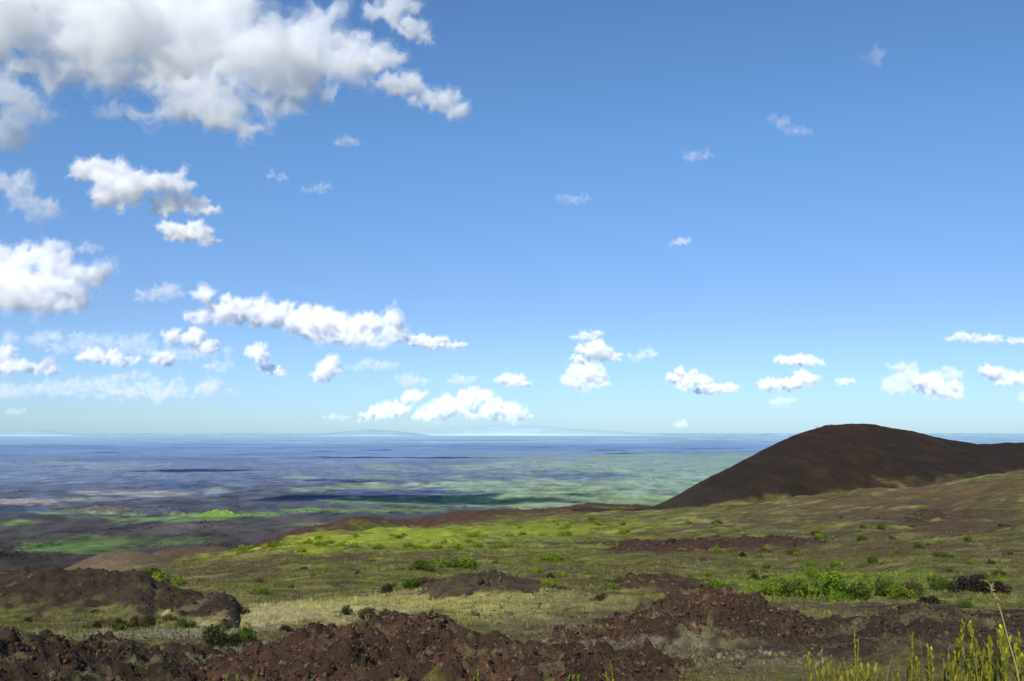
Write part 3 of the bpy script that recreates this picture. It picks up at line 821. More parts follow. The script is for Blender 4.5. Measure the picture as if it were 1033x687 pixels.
for a in [
    ('bright', 165, 587, 27, 21, 'bright green round bush behind the dark brown mound at left'),
    ('mid', 150, 584, 20, 12, 'small olive bush touching the bright round bush behind the mound'),
    ('dark', 218, 658, 36, 26, 'dark green bush at the foot of the pale dry grass'),
    ('mid', 243, 652, 26, 22, 'leafy green bush just right of the dark bush in the dry grass'),
    ('dark', 233, 617, 30, 15, 'dark low bush at the right tip of the broad brown mound'),
    ('dark', 205, 621, 22, 9, 'flat dark bush under the right tip of the broad brown mound'),
    ('mid', 186, 632, 20, 10, 'small green bush above the pale stony patch at lower left'),
    ('dark', 150, 629, 22, 11, 'dark shrub standing beside the pale stony patch at lower left'),
    ('dry', 136, 633, 18, 12, 'dry brown shrub beside the pale stony patch at lower left'),
    ('dark', 98, 636, 15, 9, 'little dark shrub in the yellow green grass below the mound'),
    ('dark', 350, 622, 12, 11, 'small dark upright bush on the pale dry grass'),
    ('dry', 375, 625, 40, 15, 'brownish green low bush behind the red ridge'),
    ('dark', 390, 595, 13, 11, 'round dark bush on the green slope left of the grey hump'),
    ('dark', 361, 580, 8, 6, 'tiny dark bush high on the green slope left of the grey hump'),
    ('mid', 416, 592, 18, 14, 'green bush at the left foot of the grey brown hump'),
    ('dark', 500, 585, 28, 14, 'dark green bush growing over the grey brown hump'),
    ('bright', 462, 573, 42, 14, 'wide yellow green bush above the grey brown hump'),
    ('mid', 425, 576, 30, 11, 'olive bush left of the wide yellow green bush'),
    ('bright', 553, 570, 36, 11, 'low bright bush right of centre on the green slope'),
    ('dark', 556, 583, 9, 8, 'small dark bush under the low bright bush'),
    ('dark', 287, 640, 18, 8, 'low dark shrub on the pale grass left of the red ridge'),
    ('dark', 607, 606, 14, 9, 'small dark shrub beside the low brown hump'),
    ('mid', 690, 592, 22, 10, 'small green bush behind the lava rock pile'),
    ('dark', 762, 585, 14, 8, 'dark little bush left of the row of green bushes'),
    ('bright', 829, 600, 46, 36, 'tallest bright green bush in the row at right'),
    ('mid', 800, 601, 36, 22, 'green bush left of the tallest bush in the row at right'),
    ('bright', 778, 601, 30, 17, 'low yellowish green bush at the left end of the row at right'),
    ('bright', 841, 604, 20, 17, 'small vivid bush in front of the tallest bush in the row'),
    ('mid', 864, 601, 34, 25, 'rounded green bush right of the tallest bush in the row'),
    ('mid', 893, 598, 26, 22, 'dark green bush in the middle of the row at right'),
    ('bright', 905, 600, 28, 15, 'pale green low bush at the right end of the row'),
    ('dry', 922, 598, 30, 20, 'greyish dry bush closing the row of green bushes'),
    ('mid', 950, 589, 26, 17, 'olive green bush left of the blackish bush at right'),
    ('black', 979, 597, 38, 25, 'large blackish bush near the right edge'),
    ('black', 1006, 599, 30, 13, 'low blackish bush right of the large blackish bush'),
    ('black', 938, 607, 26, 11, 'dark grey low bush on top of the broken flow at right'),
    ('bright', 830, 543, 18, 9, 'small bright bush alone on the right hand slope'),
    ('mid', 724, 534, 12, 5, 'tiny green bush under the left foot of the cone'),
    ('mid', 975, 614, 14, 10, 'green shrub below the large blackish bush'),
    ('dark', 748, 562, 8, 6, 'tiny dark bush below the long dark lava strip'),
    ('dry', 545, 658, 26, 10, 'dry twiggy shrub behind the right half of the red ridge'),
    ('dark', 55, 662, 26, 8, 'olive tuft like shrub in the bottom left rubble'),
]:
    shrub(*a)

rs = random.Random(5)


def band(n, kinds, x0, x1, f0, f1, w0, w1, label, group, parts=False):
    for _ in range(n):
        px = rs.uniform(x0, x1); t = rs.random()
        py = f0(px) * (1 - t) + f1(px) * t
        w = rs.uniform(w0, w1) * (.7 + .6 * t)
        shrub(rs.choice(kinds), px, py, w, w * rs.uniform(.45, .75), label, group, rs, parts=parts)


band(90, ['sunny', 'sunny', 'sunny', 'bright'], 230, 640, lambda x: np.interp(x, [230, 640], [551, 522]), lambda x: np.interp(x, [230, 640], [563, 548]), 5, 12,
     'small bush in the sunny green band under the far edge of the slope', 'bushes in the sunny green band')
band(50, ['mid', 'bright', 'mid', 'dry', 'sunny'], 260, 660, lambda x: 565, lambda x: 600, 6, 13, 'small bush scattered over the open slope in the middle', 'bushes on the open middle slope')
band(55, ['mid', 'mid', 'bright', 'dry', 'sunny'], 660, 1033, lambda x: np.interp(x, [660, 1033], [535, 505]), lambda x: 582, 5, 12, 'small bush scattered over the right hand slope below the cone', 'bushes on the right hand slope')
band(24, ['dry', 'dark', 'mid'], 20, 240, lambda x: 612, lambda x: 640, 6, 14, 'small shrub in the grass between the brown mound and the bottom corner', 'shrubs below the broad mound')
band(16, ['mid', 'bright', 'dry'], 670, 1010, lambda x: 578, lambda x: 601, 9, 20, 'low bush among the long row of bushes at right', 'filling bushes of the row at right', parts=True)

# uncountable undergrowth: small leaf clumps over the green parts
r = np.random.default_rng(900)


def clump_protos(n_leaf, count):
    out_ = []
    for i in range(count):
        P = r.normal(0, .4, (n_leaf, 3)); P[:, 2] = np.abs(P[:, 2]) * .8
        N = r.normal(size=(n_leaf, 3)) + np.array([0, 0, .8]); N /= np.linalg.norm(N, axis=1)[:, None]
        out_.append(leaf_quads(P, N, r.uniform(.12, .26, n_leaf), r))
    return out_


def scatter_upright(protos, pos, size, r, cols):
    Vs, Fs, Cs = [], [], []; off = 0
    which = r.integers(0, len(protos), len(pos)); an = r.uniform(0, 6.28, len(pos))
    ca, sa = np.cos(an), np.sin(an)
    for k, (V, Fc) in enumerate(protos):
        i = np.where(which == k)[0]
        if not len(i): continue
        W = np.stack([ca[i][:, None] * V[None, :, 0] - sa[i][:, None] * V[None, :, 1], sa[i][:, None] * V[None, :, 0] + ca[i][:, None] * V[None, :, 1],
                      np.broadcast_to(V[None, :, 2], (len(i), len(V)))], -1) * size[i][:, None, None] + pos[i][:, None]
        Fs.append((Fc[None] + (np.arange(len(i)) * len(V))[:, None, None]).reshape(-1, Fc.shape[1]) + off)
        Vs.append(W.reshape(-1, 3)); Cs.append(np.repeat(cols[i], len(V), 0)); off += len(i) * len(V)
    return np.concatenate(Vs), np.concatenate(Fs), np.concatenate(Cs)


def ground_points(n, ymin, ymax, seed):
    q = np.random.default_rng(seed)
    y = np.exp(q.uniform(math.log(ymin), math.log(ymax), n)); a = q.uniform(-.58, .58, n)
    x = a * y
    return x, y


x, y = ground_points(26000, 70, 750, 901)
c = slope_colour(x, y)
green = (c[:, 1] > c[:, 0] * .98) & (G0(x, y) > -120)
dens = sstep(.0, .45, fbm2(x / y * 40, np.log(y) * 26, 3, 3.3) + .1)
keep = green & (np.random.default_rng(3).uniform(size=len(x)) < dens)
x, y, c = x[keep], y[keep], c[keep]
P = np.stack([x, y, G(x, y)], -1)
size = np.clip(.0028 * y * np.exp(r.normal(0, .4, len(y))), .25, 1.6)
cc = c * r.uniform(.75, 1.5, len(c))[:, None] * np.array([.95, 1.05, .75])
V, Fc, C = scatter_upright(clump_protos(26, 8), P, size, r, cc)
tag(add('undergrowth', mesh_from('undergrowth', V, Fc, np.clip(C, .004, .6), smooth=False), M_LEAF), 'low green undergrowth spread over the slope', kind='stuff')

q3 = np.random.default_rng(906)
P = pick(MD_CONE, 2600, q3); low = P[:, 2] < q3.uniform(-60, 12, len(P)); P = P[low]
cc = np.array([alb(62, 62, 36), alb(74, 66, 42), alb(52, 50, 32)])[q3.choice(3, len(P))]
V, Fc, C = scatter_upright(clump_protos(20, 5), P, np.exp(q3.normal(0, .4, len(P))) * .9, q3, cc)
tag(add('scrub', mesh_from('scrub', V, Fc, C, smooth=False), M_LEAF), 'sparse low scrub dotted over the lower side of the cone', kind='stuff')

# scrub and tree clumps far down on the plain
q4 = np.random.default_rng(907)
n = 16000
y = 1 / q4.uniform(1 / 8200, 1 / 2300, n); a_ = q4.uniform(-.56, .22, n); x = a_ * y
keep = q4.uniform(size=n) < .08 + .92 * sstep(.05, .45, fbm2(x / 420, y / 700, 4, 39.0))
x, y = x[keep], y[keep]
P = np.stack([x, y, plain_z(x, y) - .5], -1)
cc = plain_colour(x, y); cc = cc * q4.uniform(.45, .95, len(x))[:, None] * np.array([.86, 1.0, .84])
V, Fc, C = scatter_upright(clump_protos(14, 6), P, np.exp(q4.normal(0, .45, len(x))) * 6.5, q4, cc)
tag(add('woodland', mesh_from('woodland', V, Fc, np.clip(C, .004, .6), smooth=False), M_PLAIN), 'dark scrub and tree clumps spread over the near part of the plain', kind='stuff')

# grass tufts
blades = []
for i in range(8):
    parts = []
    for k in range(7):
        an = r.uniform(0, 6.28); o = r.normal(0, .25, 2); lean = r.uniform(.1, .6); w = .06
        d = np.array([math.cos(an), math.sin(an)]); h = r.uniform(.5, 1.1)
        b0 = np.array([o[0] - d[1] * w, o[1] + d[0] * w, -.05]); b1 = np.array([o[0] + d[1] * w, o[1] - d[0] * w, -.05])
        tip = np.array([o[0] + d[0] * lean, o[1] + d[1] * lean, h]); mid = (b0 + b1) / 2 * .5 + tip * .5 + np.array([0, 0, .12])
        parts.append((np.array([b0, b1, mid + np.array([d[1] * w * .7, -d[0] * w * .7, 0]), tip]), np.array([[0, 1, 2, 3]])))
    blades.append(join(parts))
x, y = ground_points(60000, 48, 330, 905)
c = slope_colour(x, y); lum = c.sum(1)
keep = (lum > .17) & (np.random.default_rng(4).uniform(size=len(x)) < .75)
x, y, c = x[keep], y[keep], c[keep]
P = np.stack([x, y, G(x, y)], -1)
q5 = np.random.default_rng(908)
LT = np.concatenate([pick(MOUNDS[k_], n_, q5) for k_, n_ in (('red', 700), ('pile', 450), ('corner', 800), ('right', 700), ('left', 500), ('hump', 200), ('hump2', 200), ('strip', 300))])
LT = LT[fbm2(LT[:, 0] / 3, LT[:, 1] / 2, 3, 28.0) > .05]
P = np.concatenate([P, LT]); y = P[:, 1]
c = np.concatenate([c, np.array([alb(104, 98, 58), alb(86, 88, 46), alb(128, 118, 76)])[q5.choice(3, len(LT))]])
size = np.clip(.0026 * y * np.exp(r.normal(0, .35, len(y))), .16, .6)
cc = np.clip(c * r.uniform(.85, 1.55, len(c))[:, None], .004, .6)
V, Fc, C = scatter_upright(blades, P, size, r, cc)
tag(add('grass', mesh_from('grass', V, Fc, C, smooth=False), M_BLADE), 'dry and green grass growing on the slope', kind='stuff')

# ------------------------------------------------------------------ plants close to the camera, bottom right
def near_at(px, py, D):
    a, t = ray(px, py)
    return np.array([float(a) * D, D, float(t) * D])


def leafy_stem(pts, r, n, L, cols, width=.15):
    """upright stem with short fleshy leaves pressed along it"""
    pts = np.asarray(pts); Vs, Qs, Cs = [], [], []; off = 0
    seg = np.linspace(0, 1, len(pts))
    for k in range(n):
        s = (k / n) ** .9
        s = .12 + .88 * s
        p = np.array([np.interp(s, seg, pts[:, j]) for j in range(3)])
        an = k * 2.4 + r.uniform(-.4, .4); up = r.uniform(.75, 1.1)
        d = np.array([math.cos(an) * .42, math.sin(an) * .42, up]); d /= np.linalg.norm(d)
        side = np.array([-math.sin(an), math.cos(an), 0]); l = L * r.uniform(.7, 1.15) * (1.0 - .35 * s); w = l * width
        nrm = np.cross(d, side)
        q = np.array([p, p + d * l * .35 + side * w, p + d * l * .75 + side * w * .9 + nrm * w * .3, p + d * l, p + d * l * .75 - side * w * .9 + nrm * w * .3, p + d * l * .35 - side * w])
        Vs.append(q); Qs.append(np.array([[0, 1, 2, 5], [2, 3, 4, 5]]) + off); off += 6
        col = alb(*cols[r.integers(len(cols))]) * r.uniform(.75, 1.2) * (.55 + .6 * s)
        Cs.append(np.broadcast_to(col, (6, 3)))
    return np.concatenate(Vs), np.concatenate(Qs), np.concatenate(Cs)


YG = [(142, 142, 38), (118, 124, 34), (162, 156, 44), (96, 102, 32)]
OR = [(176, 130, 34), (150, 104, 32), (140, 136, 40)]


def near_plant(name, label, cat, base_px, D, tips, cols, L=.075, group=None, leaves=26):
    """tips: list of (px, py) reached by its stems"""
    a, _ = ray(base_px, 720); bx0 = float(a) * D
    gz = float(G(np.array([bx0]), np.array([D]))[0])
    root = empty(name, (bx0, D, gz)); tag(root, label, cat, group)
    r = np.random.default_rng(int(base_px * 7 + len(tips)))
    for (tx, ty) in tips:
        Dd = D + r.uniform(-.25, .25)
        tip = near_at(tx, ty, Dd) - np.array([bx0, D, gz])
        b0 = np.array([r.normal(0, .05), r.normal(0, .05), -.05])
        mid = b0 * .5 + tip * .5 + np.array([r.normal(0, .09), r.normal(0, .06), .04 * abs(tip[0])]) - np.array([tip[0] * .12, 0, 0])
        ts_ = np.linspace(0, 1, 9)[:, None]
        pts = b0 * (1 - ts_) ** 2 + 2 * mid * ts_ * (1 - ts_) + tip * ts_ ** 2
        H = np.linalg.norm(tip)
        V, Q = tube(pts, np.linspace(.011, .004, 9))
        st = add('stem', mesh_from('stem', V, Q, np.broadcast_to(alb(112, 112, 44), (len(V), 3))), M_WOOD, root)
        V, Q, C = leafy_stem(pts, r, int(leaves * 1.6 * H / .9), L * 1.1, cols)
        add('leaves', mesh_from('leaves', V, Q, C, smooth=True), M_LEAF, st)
    return root


NP = 'yellow green leafy plants close by at bottom right'
for lab, bx, D, tips, cols, L in [
    ('yellow green sprig leaning left at the left end of the close plants', 838, 7.0, [(815, 658), (828, 657), (822, 672), (836, 668)], YG, .07),
    ('orange tinged sprig between the leftmost close plants', 846, 7.2, [(836, 667), (842, 674), (850, 676)], OR, .06),
    ('short yellow green clump beside the orange tinged sprig', 856, 6.8, [(851, 665), (846, 674), (862, 672), (870, 676)], YG, .07),
    ('low green sprig in the middle of the gap between close plants', 884, 6.6, [(882, 667), (876, 673), (890, 676), (868, 678)], YG, .065),
    ('thin sprig with an orange side shoot and one tall tip', 928, 7.0, [(921, 637), (925, 662), (924, 665), (936, 652), (940, 655), (918, 672)], YG, .065),
    ('tall bright yellow green clump with several upright shoots', 972, 6.2, [(973, 628), (978, 630), (966, 646), (982, 638), (960, 668), (990, 660), (986, 648), (968, 640)], YG, .08),
    ('tallest yellow green plant at the right edge beside the dry stalk', 1010, 6.0, [(1007, 630), (1010, 634), (996, 652), (1000, 648), (1018, 646), (1024, 654), (1004, 660), (1014, 640)], YG, .085),
    ('yellow green shoots cut by the right edge', 1036, 6.2, [(1028, 640), (1040, 648), (1032, 662), (1022, 668), (1046, 640)], YG, .08),
    ('single tiny yellow shoot at the bottom edge on the red ridge', 481, 8.0, [(481, 676), (479, 680)], YG, .06),
    ('round green leaf tip at the bottom edge right of the tiny yellow shoot', 580, 8.0, [(578, 681), (584, 680), (574, 682)], [(104, 122, 30), (92, 112, 30)], .075),
    ('forked yellow shoot at the bottom edge right of centre', 614, 7.6, [(617, 672), (612, 678)], YG, .07),
    ('low green leaves at the bottom edge below the dark bush', 240, 8.0, [(228, 681), (238, 680), (248, 681), (256, 683)], [(104, 122, 36), (92, 108, 34)], .07),
    ('thin twig with a few yellow leaves left of the bottom right clump', 866, 7.4, [(862, 637), (866, 646)], YG, .045),
]:
    near_plant('leafy_plant', lab, 'plant', bx, D, tips, cols, L)

# filler sprigs deeper in the clump
rs2 = random.Random(12)
for k in range(26):
    bx = rs2.uniform(850, 1045); D = rs2.uniform(5.6, 8.0)
    h = np.interp(bx, [850, 900, 960, 1045], [676, 674, 662, 655]) + rs2.uniform(-6, 14)
    near_plant('leafy_plant', 'low olive sprig in the thick of the bottom right clump', 'plant', bx, D,
               [(bx + rs2.uniform(-10, 10), h), (bx + rs2.uniform(-12, 12), h + rs2.uniform(2, 12))], [(112, 112, 40), (96, 98, 38), (128, 124, 44)], .065, 'low sprigs of the bottom right clump', 20)


def stalk(label, pts_px, D, r0, r1, col, head=0, cat='grass stalk', group=None):
    x0, y0 = pts_px[0]
    b = near_at(x0, y0, D); gz = float(G(np.array([b[0]]), np.array([D]))[0])
    root = empty('grass_stalk', (b[0], D, gz)); tag(root, label, cat, group)
    org = np.array([b[0], D, gz])
    P = np.array([[0, 0, -.03]] + [near_at(px, py, D) - org for px, py in pts_px])
    s = np.linspace(0, 1, len(P)); q = np.linspace(0, 1, 26)
    S = np.stack([np.interp(q, s, P[:, j]) for j in range(3)], -1)
    S[1:-1] = (S[:-2] + S[1:-1] * 2 + S[2:]) / 4
    V, Q = tube(S, np.linspace(r0, r1, 26))
    add('stem', mesh_from('stem', V, Q, np.broadcast_to(alb(*col), (len(V), 3))), M_BLADE, root)
    if head:
        r = np.random.default_rng(int(x0)); n = head
        t = S[-1]; d = S[-1] - S[-5]; d /= np.linalg.norm(d)
        PP = t - d * r.uniform(-.01, .1, n)[:, None] + r.normal(0, .008, (n, 3))
        N = r.normal(size=(n, 3)); N /= np.linalg.norm(N, axis=1)[:, None]
        V, Q = leaf_quads(PP, N, r.uniform(.008, .016, n), r)
        add('seed_head', mesh_from('seed_head', V, Q, np.repeat(np.array([alb(150, 134, 92)]), len(V), 0) * r.uniform(.7, 1.2, (len(V), 1)), smooth=False), M_BLADE, root)


stalk('tall dry grass stalk with a seed head bending left at the right edge', [(1029, 690), (1024, 668), (1017, 645), (1010, 618), (1003, 600), (998, 588)], 5.2, .0055, .0025, (176, 160, 120), 26)
stalk('thin dry straw arching left over the middle of the close plants', [(962, 700), (958, 665), (956, 654), (964, 649), (974, 648)], 6.4, .004, .002, (140, 120, 92))
stalk('brown bent twig leaning left beside the tall thin sprig', [(922, 700), (916, 672), (905, 657), (894, 646)], 6.8, .004, .002, (112, 90, 70))
stalk('upright brown twig in front of the thin sprig', [(932, 700), (930, 668), (929, 650), (927, 640)], 6.5, .004, .002, (124, 104, 76))
stalk('pale dry twig between the low sprigs', [(893, 700), (896, 676), (899, 666), (901, 660)], 6.5, .004, .002, (140, 124, 100))
stalk('grey twig rising between the two tallest clumps', [(980, 705), (985, 680), (989, 666), (993, 655)], 6.2, .004, .002, (130, 116, 96))
stalk('dry blade leaning right under the right edge clump', [(1000, 705), (1006, 684), (1014, 668), (1022, 657)], 6.4, .004, .002, (140, 130, 84))
stalk('thin brown twig above the left end of the close plants', [(836, 700), (828, 670), (812, 654), (803, 648)], 7.2, .0035, .0018, (128, 106, 60))

# ------------------------------------------------------------------ clouds
def cloud_mat(name, density):
    m, nt, out = new_mat(name)
    v = nt.nodes.new('ShaderNodeVolumeScatter'); v.inputs['Color'].default_value = (1, 1, 1, 1)
    v.inputs['Density'].default_value = density; v.inputs['Anisotropy'].default_value = -0.4
    nt.links.new(v.outputs[0], out.inputs['Volume'])
    return m


import bmesh


def cloud(label, puffs, D, thick=3.0, seed=0, rough=.42, wisp=False, group=None):
    """puffs: ellipses (px, py, rx, ry) seen in the photo; thick = optical depth of the body over one puff radius"""
    r = np.random.default_rng(4000 + seed)
    k = D / F
    ry = np.mean([p[3] for p in puffs]) * k
    cx, cy = np.mean([p[0] for p in puffs]), np.mean([p[1] for p in puffs])
    org = near_at(cx, cy, D)
    bm = bmesh.new()
    for (px, py, hx, hy) in puffs:
        c = near_at(px, py, D) - org
        rx_, rz = hx * k, hy * k; rd = rz * .85
        n = int(np.clip(9 * (rx_ / rz), 12, 46))
        for i in range(n):
            d = r.normal(size=3); d /= np.linalg.norm(d); q = r.uniform(0, 1) ** .4 * .78
            s = rz * r.uniform(.26, .6) * (1.15 - .45 * q)
            p = c + d * q * np.array([rx_, rd, rz])
            if not wisp and d[2] < 0: p[2] = c[2] + d[2] * q * rz * .75
            mt = bmesh.ops.create_icosphere(bm, subdivisions=2, radius=s)
            for v in mt['verts']:
                v.co = Vector((v.co.x * 1.3, v.co.y * 1.3, v.co.z)) + Vector(p)
    me = bpy.data.meshes.new('cloud'); bm.to_mesh(me); bm.free()
    tmp = bpy.data.objects.new('tmp_cloud', me); COL.objects.link(tmp)
    md = tmp.modifiers.new('r', 'REMESH'); md.mode = 'VOXEL'; md.voxel_size = max(ry / 16, 1.0)
    dg = bpy.context.evaluated_depsgraph_get()
    me2 = bpy.data.meshes.new_from_object(tmp.evaluated_get(dg))
    bpy.data.objects.remove(tmp); bpy.data.meshes.remove(me)
    n = len(me2.vertices)
    V0 = np.empty(n * 3, np.float32); me2.vertices.foreach_get('co', V0); V0 = V0.reshape(-1, 3).astype(float)
    Nn = np.empty(n * 3, np.float32); me2.vertices.foreach_get('normal', Nn); Nn = Nn.reshape(-1, 3)
    up = .6 + .4 * sstep(-.4, .5, Nn[:, 2])
    q = V0 / (ry * 1.0) + seed * 13.7

    def shape(infl, amp):
        dsp = fbm3(q * 1.25, 5, .66, bill=True) * .75 + fbm3(q * .45 + 40, 3) * .9
        V = V0 + Nn * ((dsp * rough * amp * up + infl) * ry)[:, None]
        for f, a_ in ((1.3, .32), (4.0, .14), (9.0, .07)):
            V = V + ry * a_ * amp * np.stack([fbm3(q * f + 70 + 11 * j, 2) for j in range(3)], -1)
        return V

    def skin(src, V, vox):
        src.vertices.foreach_set('co', V.astype(np.float32).ravel()); src.update()
        t = bpy.data.objects.new('tmp_cloud', src); COL.objects.link(t)
        md = t.modifiers.new('r', 'REMESH'); md.mode = 'VOXEL'; md.voxel_size = vox; md.use_smooth_shade = True
        res = bpy.data.meshes.new_from_object(t.evaluated_get(bpy.context.evaluated_depsgraph_get()))
        bpy.data.objects.remove(t); res.materials.clear()
        return res
    vox = max(ry / 21, 1.0)
    fringe = skin(me2, shape(.14, 1.45), vox * 1.15)
    core = skin(me2, shape(0 if wisp else -.04, 1.0), vox)
    bpy.data.meshes.remove(me2); me2 = core
    me2.name = 'cloud'
    me2.materials.append(cloud_mat('cloud_vapour', thick / ry))
    o = add('cloud', me2); o.location = org
    tag(o, label, 'cloud', group, 'thing')
    fringe.name = 'fringe'
    fringe.materials.append(cloud_mat('thin_vapour', .22 * thick / ry))
    add('fringe', fringe, None, o)
    return o


def cd(py, h=1100, cap=42000):
    t = float(ray(0, py)[1])
    return min(cap, h / max(t, .01))


CL = [
    ('huge white cloud filling the top left corner', [(20, 20, 90, 58), (110, 25, 100, 60), (200, 35, 100, 62), (275, 55, 75, 48), (305, 92, 44, 28), (205, 102, 70, 26), (130, 75, 90, 24), (215, 122, 46, 16), (240, 130, 34, 12), (165, 114, 28, 12), (50, 72, 80, 22), (340, 62, 40, 26), (-60, 30, 80, 60), (325, 20, 34, 18), (285, 108, 34, 16)], 3000, 1.35),
    ('ragged cloud tail trailing right from the huge cloud', [(372, 62, 38, 20), (405, 85, 36, 18), (440, 103, 32, 14), (460, 112, 18, 12), (355, 42, 24, 14)], 3050, .95),
    ('white cloud scrap at the top edge above the ragged tail', [(395, 8, 30, 18), (412, 28, 22, 14), (428, 40, 12, 7), (385, -8, 28, 14)], 3100, .95),
    ('long tilted white cloud below the huge cloud', [(100, 172, 34, 20), (130, 184, 46, 21), (175, 184, 36, 14), (112, 196, 28, 13)], 5000, 1.5),
    ('ragged cloud scrap under the tilted cloud', [(182, 206, 42, 11), (168, 211, 24, 8), (205, 212, 24, 7)], 5100, 1.1),
    ('lower ragged scrap of two under the tilted cloud', [(188, 236, 32, 12), (176, 230, 18, 9), (210, 243, 18, 6)], 5050, 1.2),
    ('heavy cloud bank cut by the left edge', [(35, 262, 50, 22), (60, 278, 44, 19), (30, 292, 58, 24), (70, 298, 28, 17), (-15, 280, 44, 36), (92, 281, 16, 12)], 7000, 1.7),
    ('long white heap cloud left of centre with a peak at its left end', [(222, 306, 28, 18), (245, 314, 38, 15), (205, 321, 26, 9), (285, 319, 42, 16), (330, 326, 50, 18), (375, 331, 36, 17), (350, 340, 62, 11), (305, 316, 30, 12), (392, 341, 24, 9)], 11500, 2.0),
    ('flat cloud tail at the right end of the long heap cloud', [(432, 346, 28, 7), (455, 348, 20, 5), (420, 342, 16, 6)], 11600, 1.4),
    ('small white cloud under the peak of the long heap cloud', [(192, 342, 30, 11), (208, 349, 20, 8), (175, 338, 16, 6)], 12500, 1.6),
    ('low white cloud at the left edge near the horizon', [(18, 369, 32, 9), (45, 371, 18, 8), (4, 357, 12, 10)], 15000, 1.5),
    ('long small cloud in the low row at left', [(104, 360, 26, 8), (124, 363, 20, 7), (88, 359, 16, 6)], 15500, 1.5),
    ('small round cloud at the right end of the low row', [(164, 361, 15, 9), (158, 365, 10, 5)], 15600, 1.5),
    ('small white cloud right of the low row', [(258, 356, 15, 9), (264, 362, 9, 6)], 16000, 1.3),
    ('little cloud hanging lower right of the low row', [(279, 374, 15, 6), (270, 371, 8, 4)], 16200, 1.4),
    ('small peaked cloud left of the big heap near the horizon', [(330, 374, 19, 12), (322, 381, 13, 7), (336, 367, 9, 7)], 17500, 1.6),
    ('big cream white heap cloud just above the horizon', [(440, 416, 26, 10), (455, 408, 24, 13), (475, 409, 26, 14), (500, 414, 28, 11), (522, 420, 20, 5), (488, 403, 14, 8)], 40000, 2.0),
    ('lower left shoulder cloud of the cream heap', [(385, 417, 22, 9), (400, 413, 16, 9), (416, 401, 15, 7), (370, 421, 12, 5)], 41000, 1.5),
    ('small bright cloud right above the cream heap', [(515, 384, 18, 7), (526, 387, 12, 5)], 21000, 1.6),
    ('white cloud with a bright peak in the centre stack', [(600, 354, 20, 10), (618, 360, 18, 6), (588, 360, 16, 7)], 14000, 1.6),
    ('thin grey cloud capping the centre stack', [(588, 340, 19, 5), (600, 336, 9, 5)], 13500, .8),
    ('greyish flat cloud at the bottom of the centre stack', [(596, 376, 30, 9), (592, 386, 32, 9), (578, 383, 16, 9)], 17500, .9),
    ('white oval cloud left of a pair right of centre', [(690, 380, 22, 8), (704, 384, 15, 6), (690, 389, 12, 6)], 19000, 1.5),
    ('flat white cloud right of a pair right of centre', [(722, 392, 20, 6), (738, 391, 11, 5), (706, 395, 10, 4)], 19500, 1.5),
    ('flat cream cloud above another over the cone', [(808, 365, 30, 7), (790, 363, 16, 5)], 15500, 1.2),
    ('flat white cloud directly above the cone', [(798, 387, 34, 8), (812, 383, 18, 7), (780, 389, 20, 6)], 19000, 1.6),
    ('little pale cloud right of the flat white cloud above the cone', [(852, 385, 14, 5)], 20000, .6),
    ('bright white peaked cloud right of the cone summit', [(936, 386, 17, 12), (952, 392, 22, 10), (962, 397, 14, 7)], 19500, 1.7),
    ('dim greyish cloud behind the bright peaked cloud', [(912, 370, 24, 6), (905, 390, 18, 11), (958, 378, 16, 9), (918, 381, 20, 11)], 21000, .5),
    ('white cloud cut by the right edge', [(1004, 376, 16, 9), (1016, 381, 22, 8), (1034, 383, 20, 8)], 18500, 1.6),
    ('long flat grey cloud high at the right edge', [(975, 341, 28, 6), (1000, 342, 26, 5), (1030, 344, 20, 4)], 12500, .7),
]
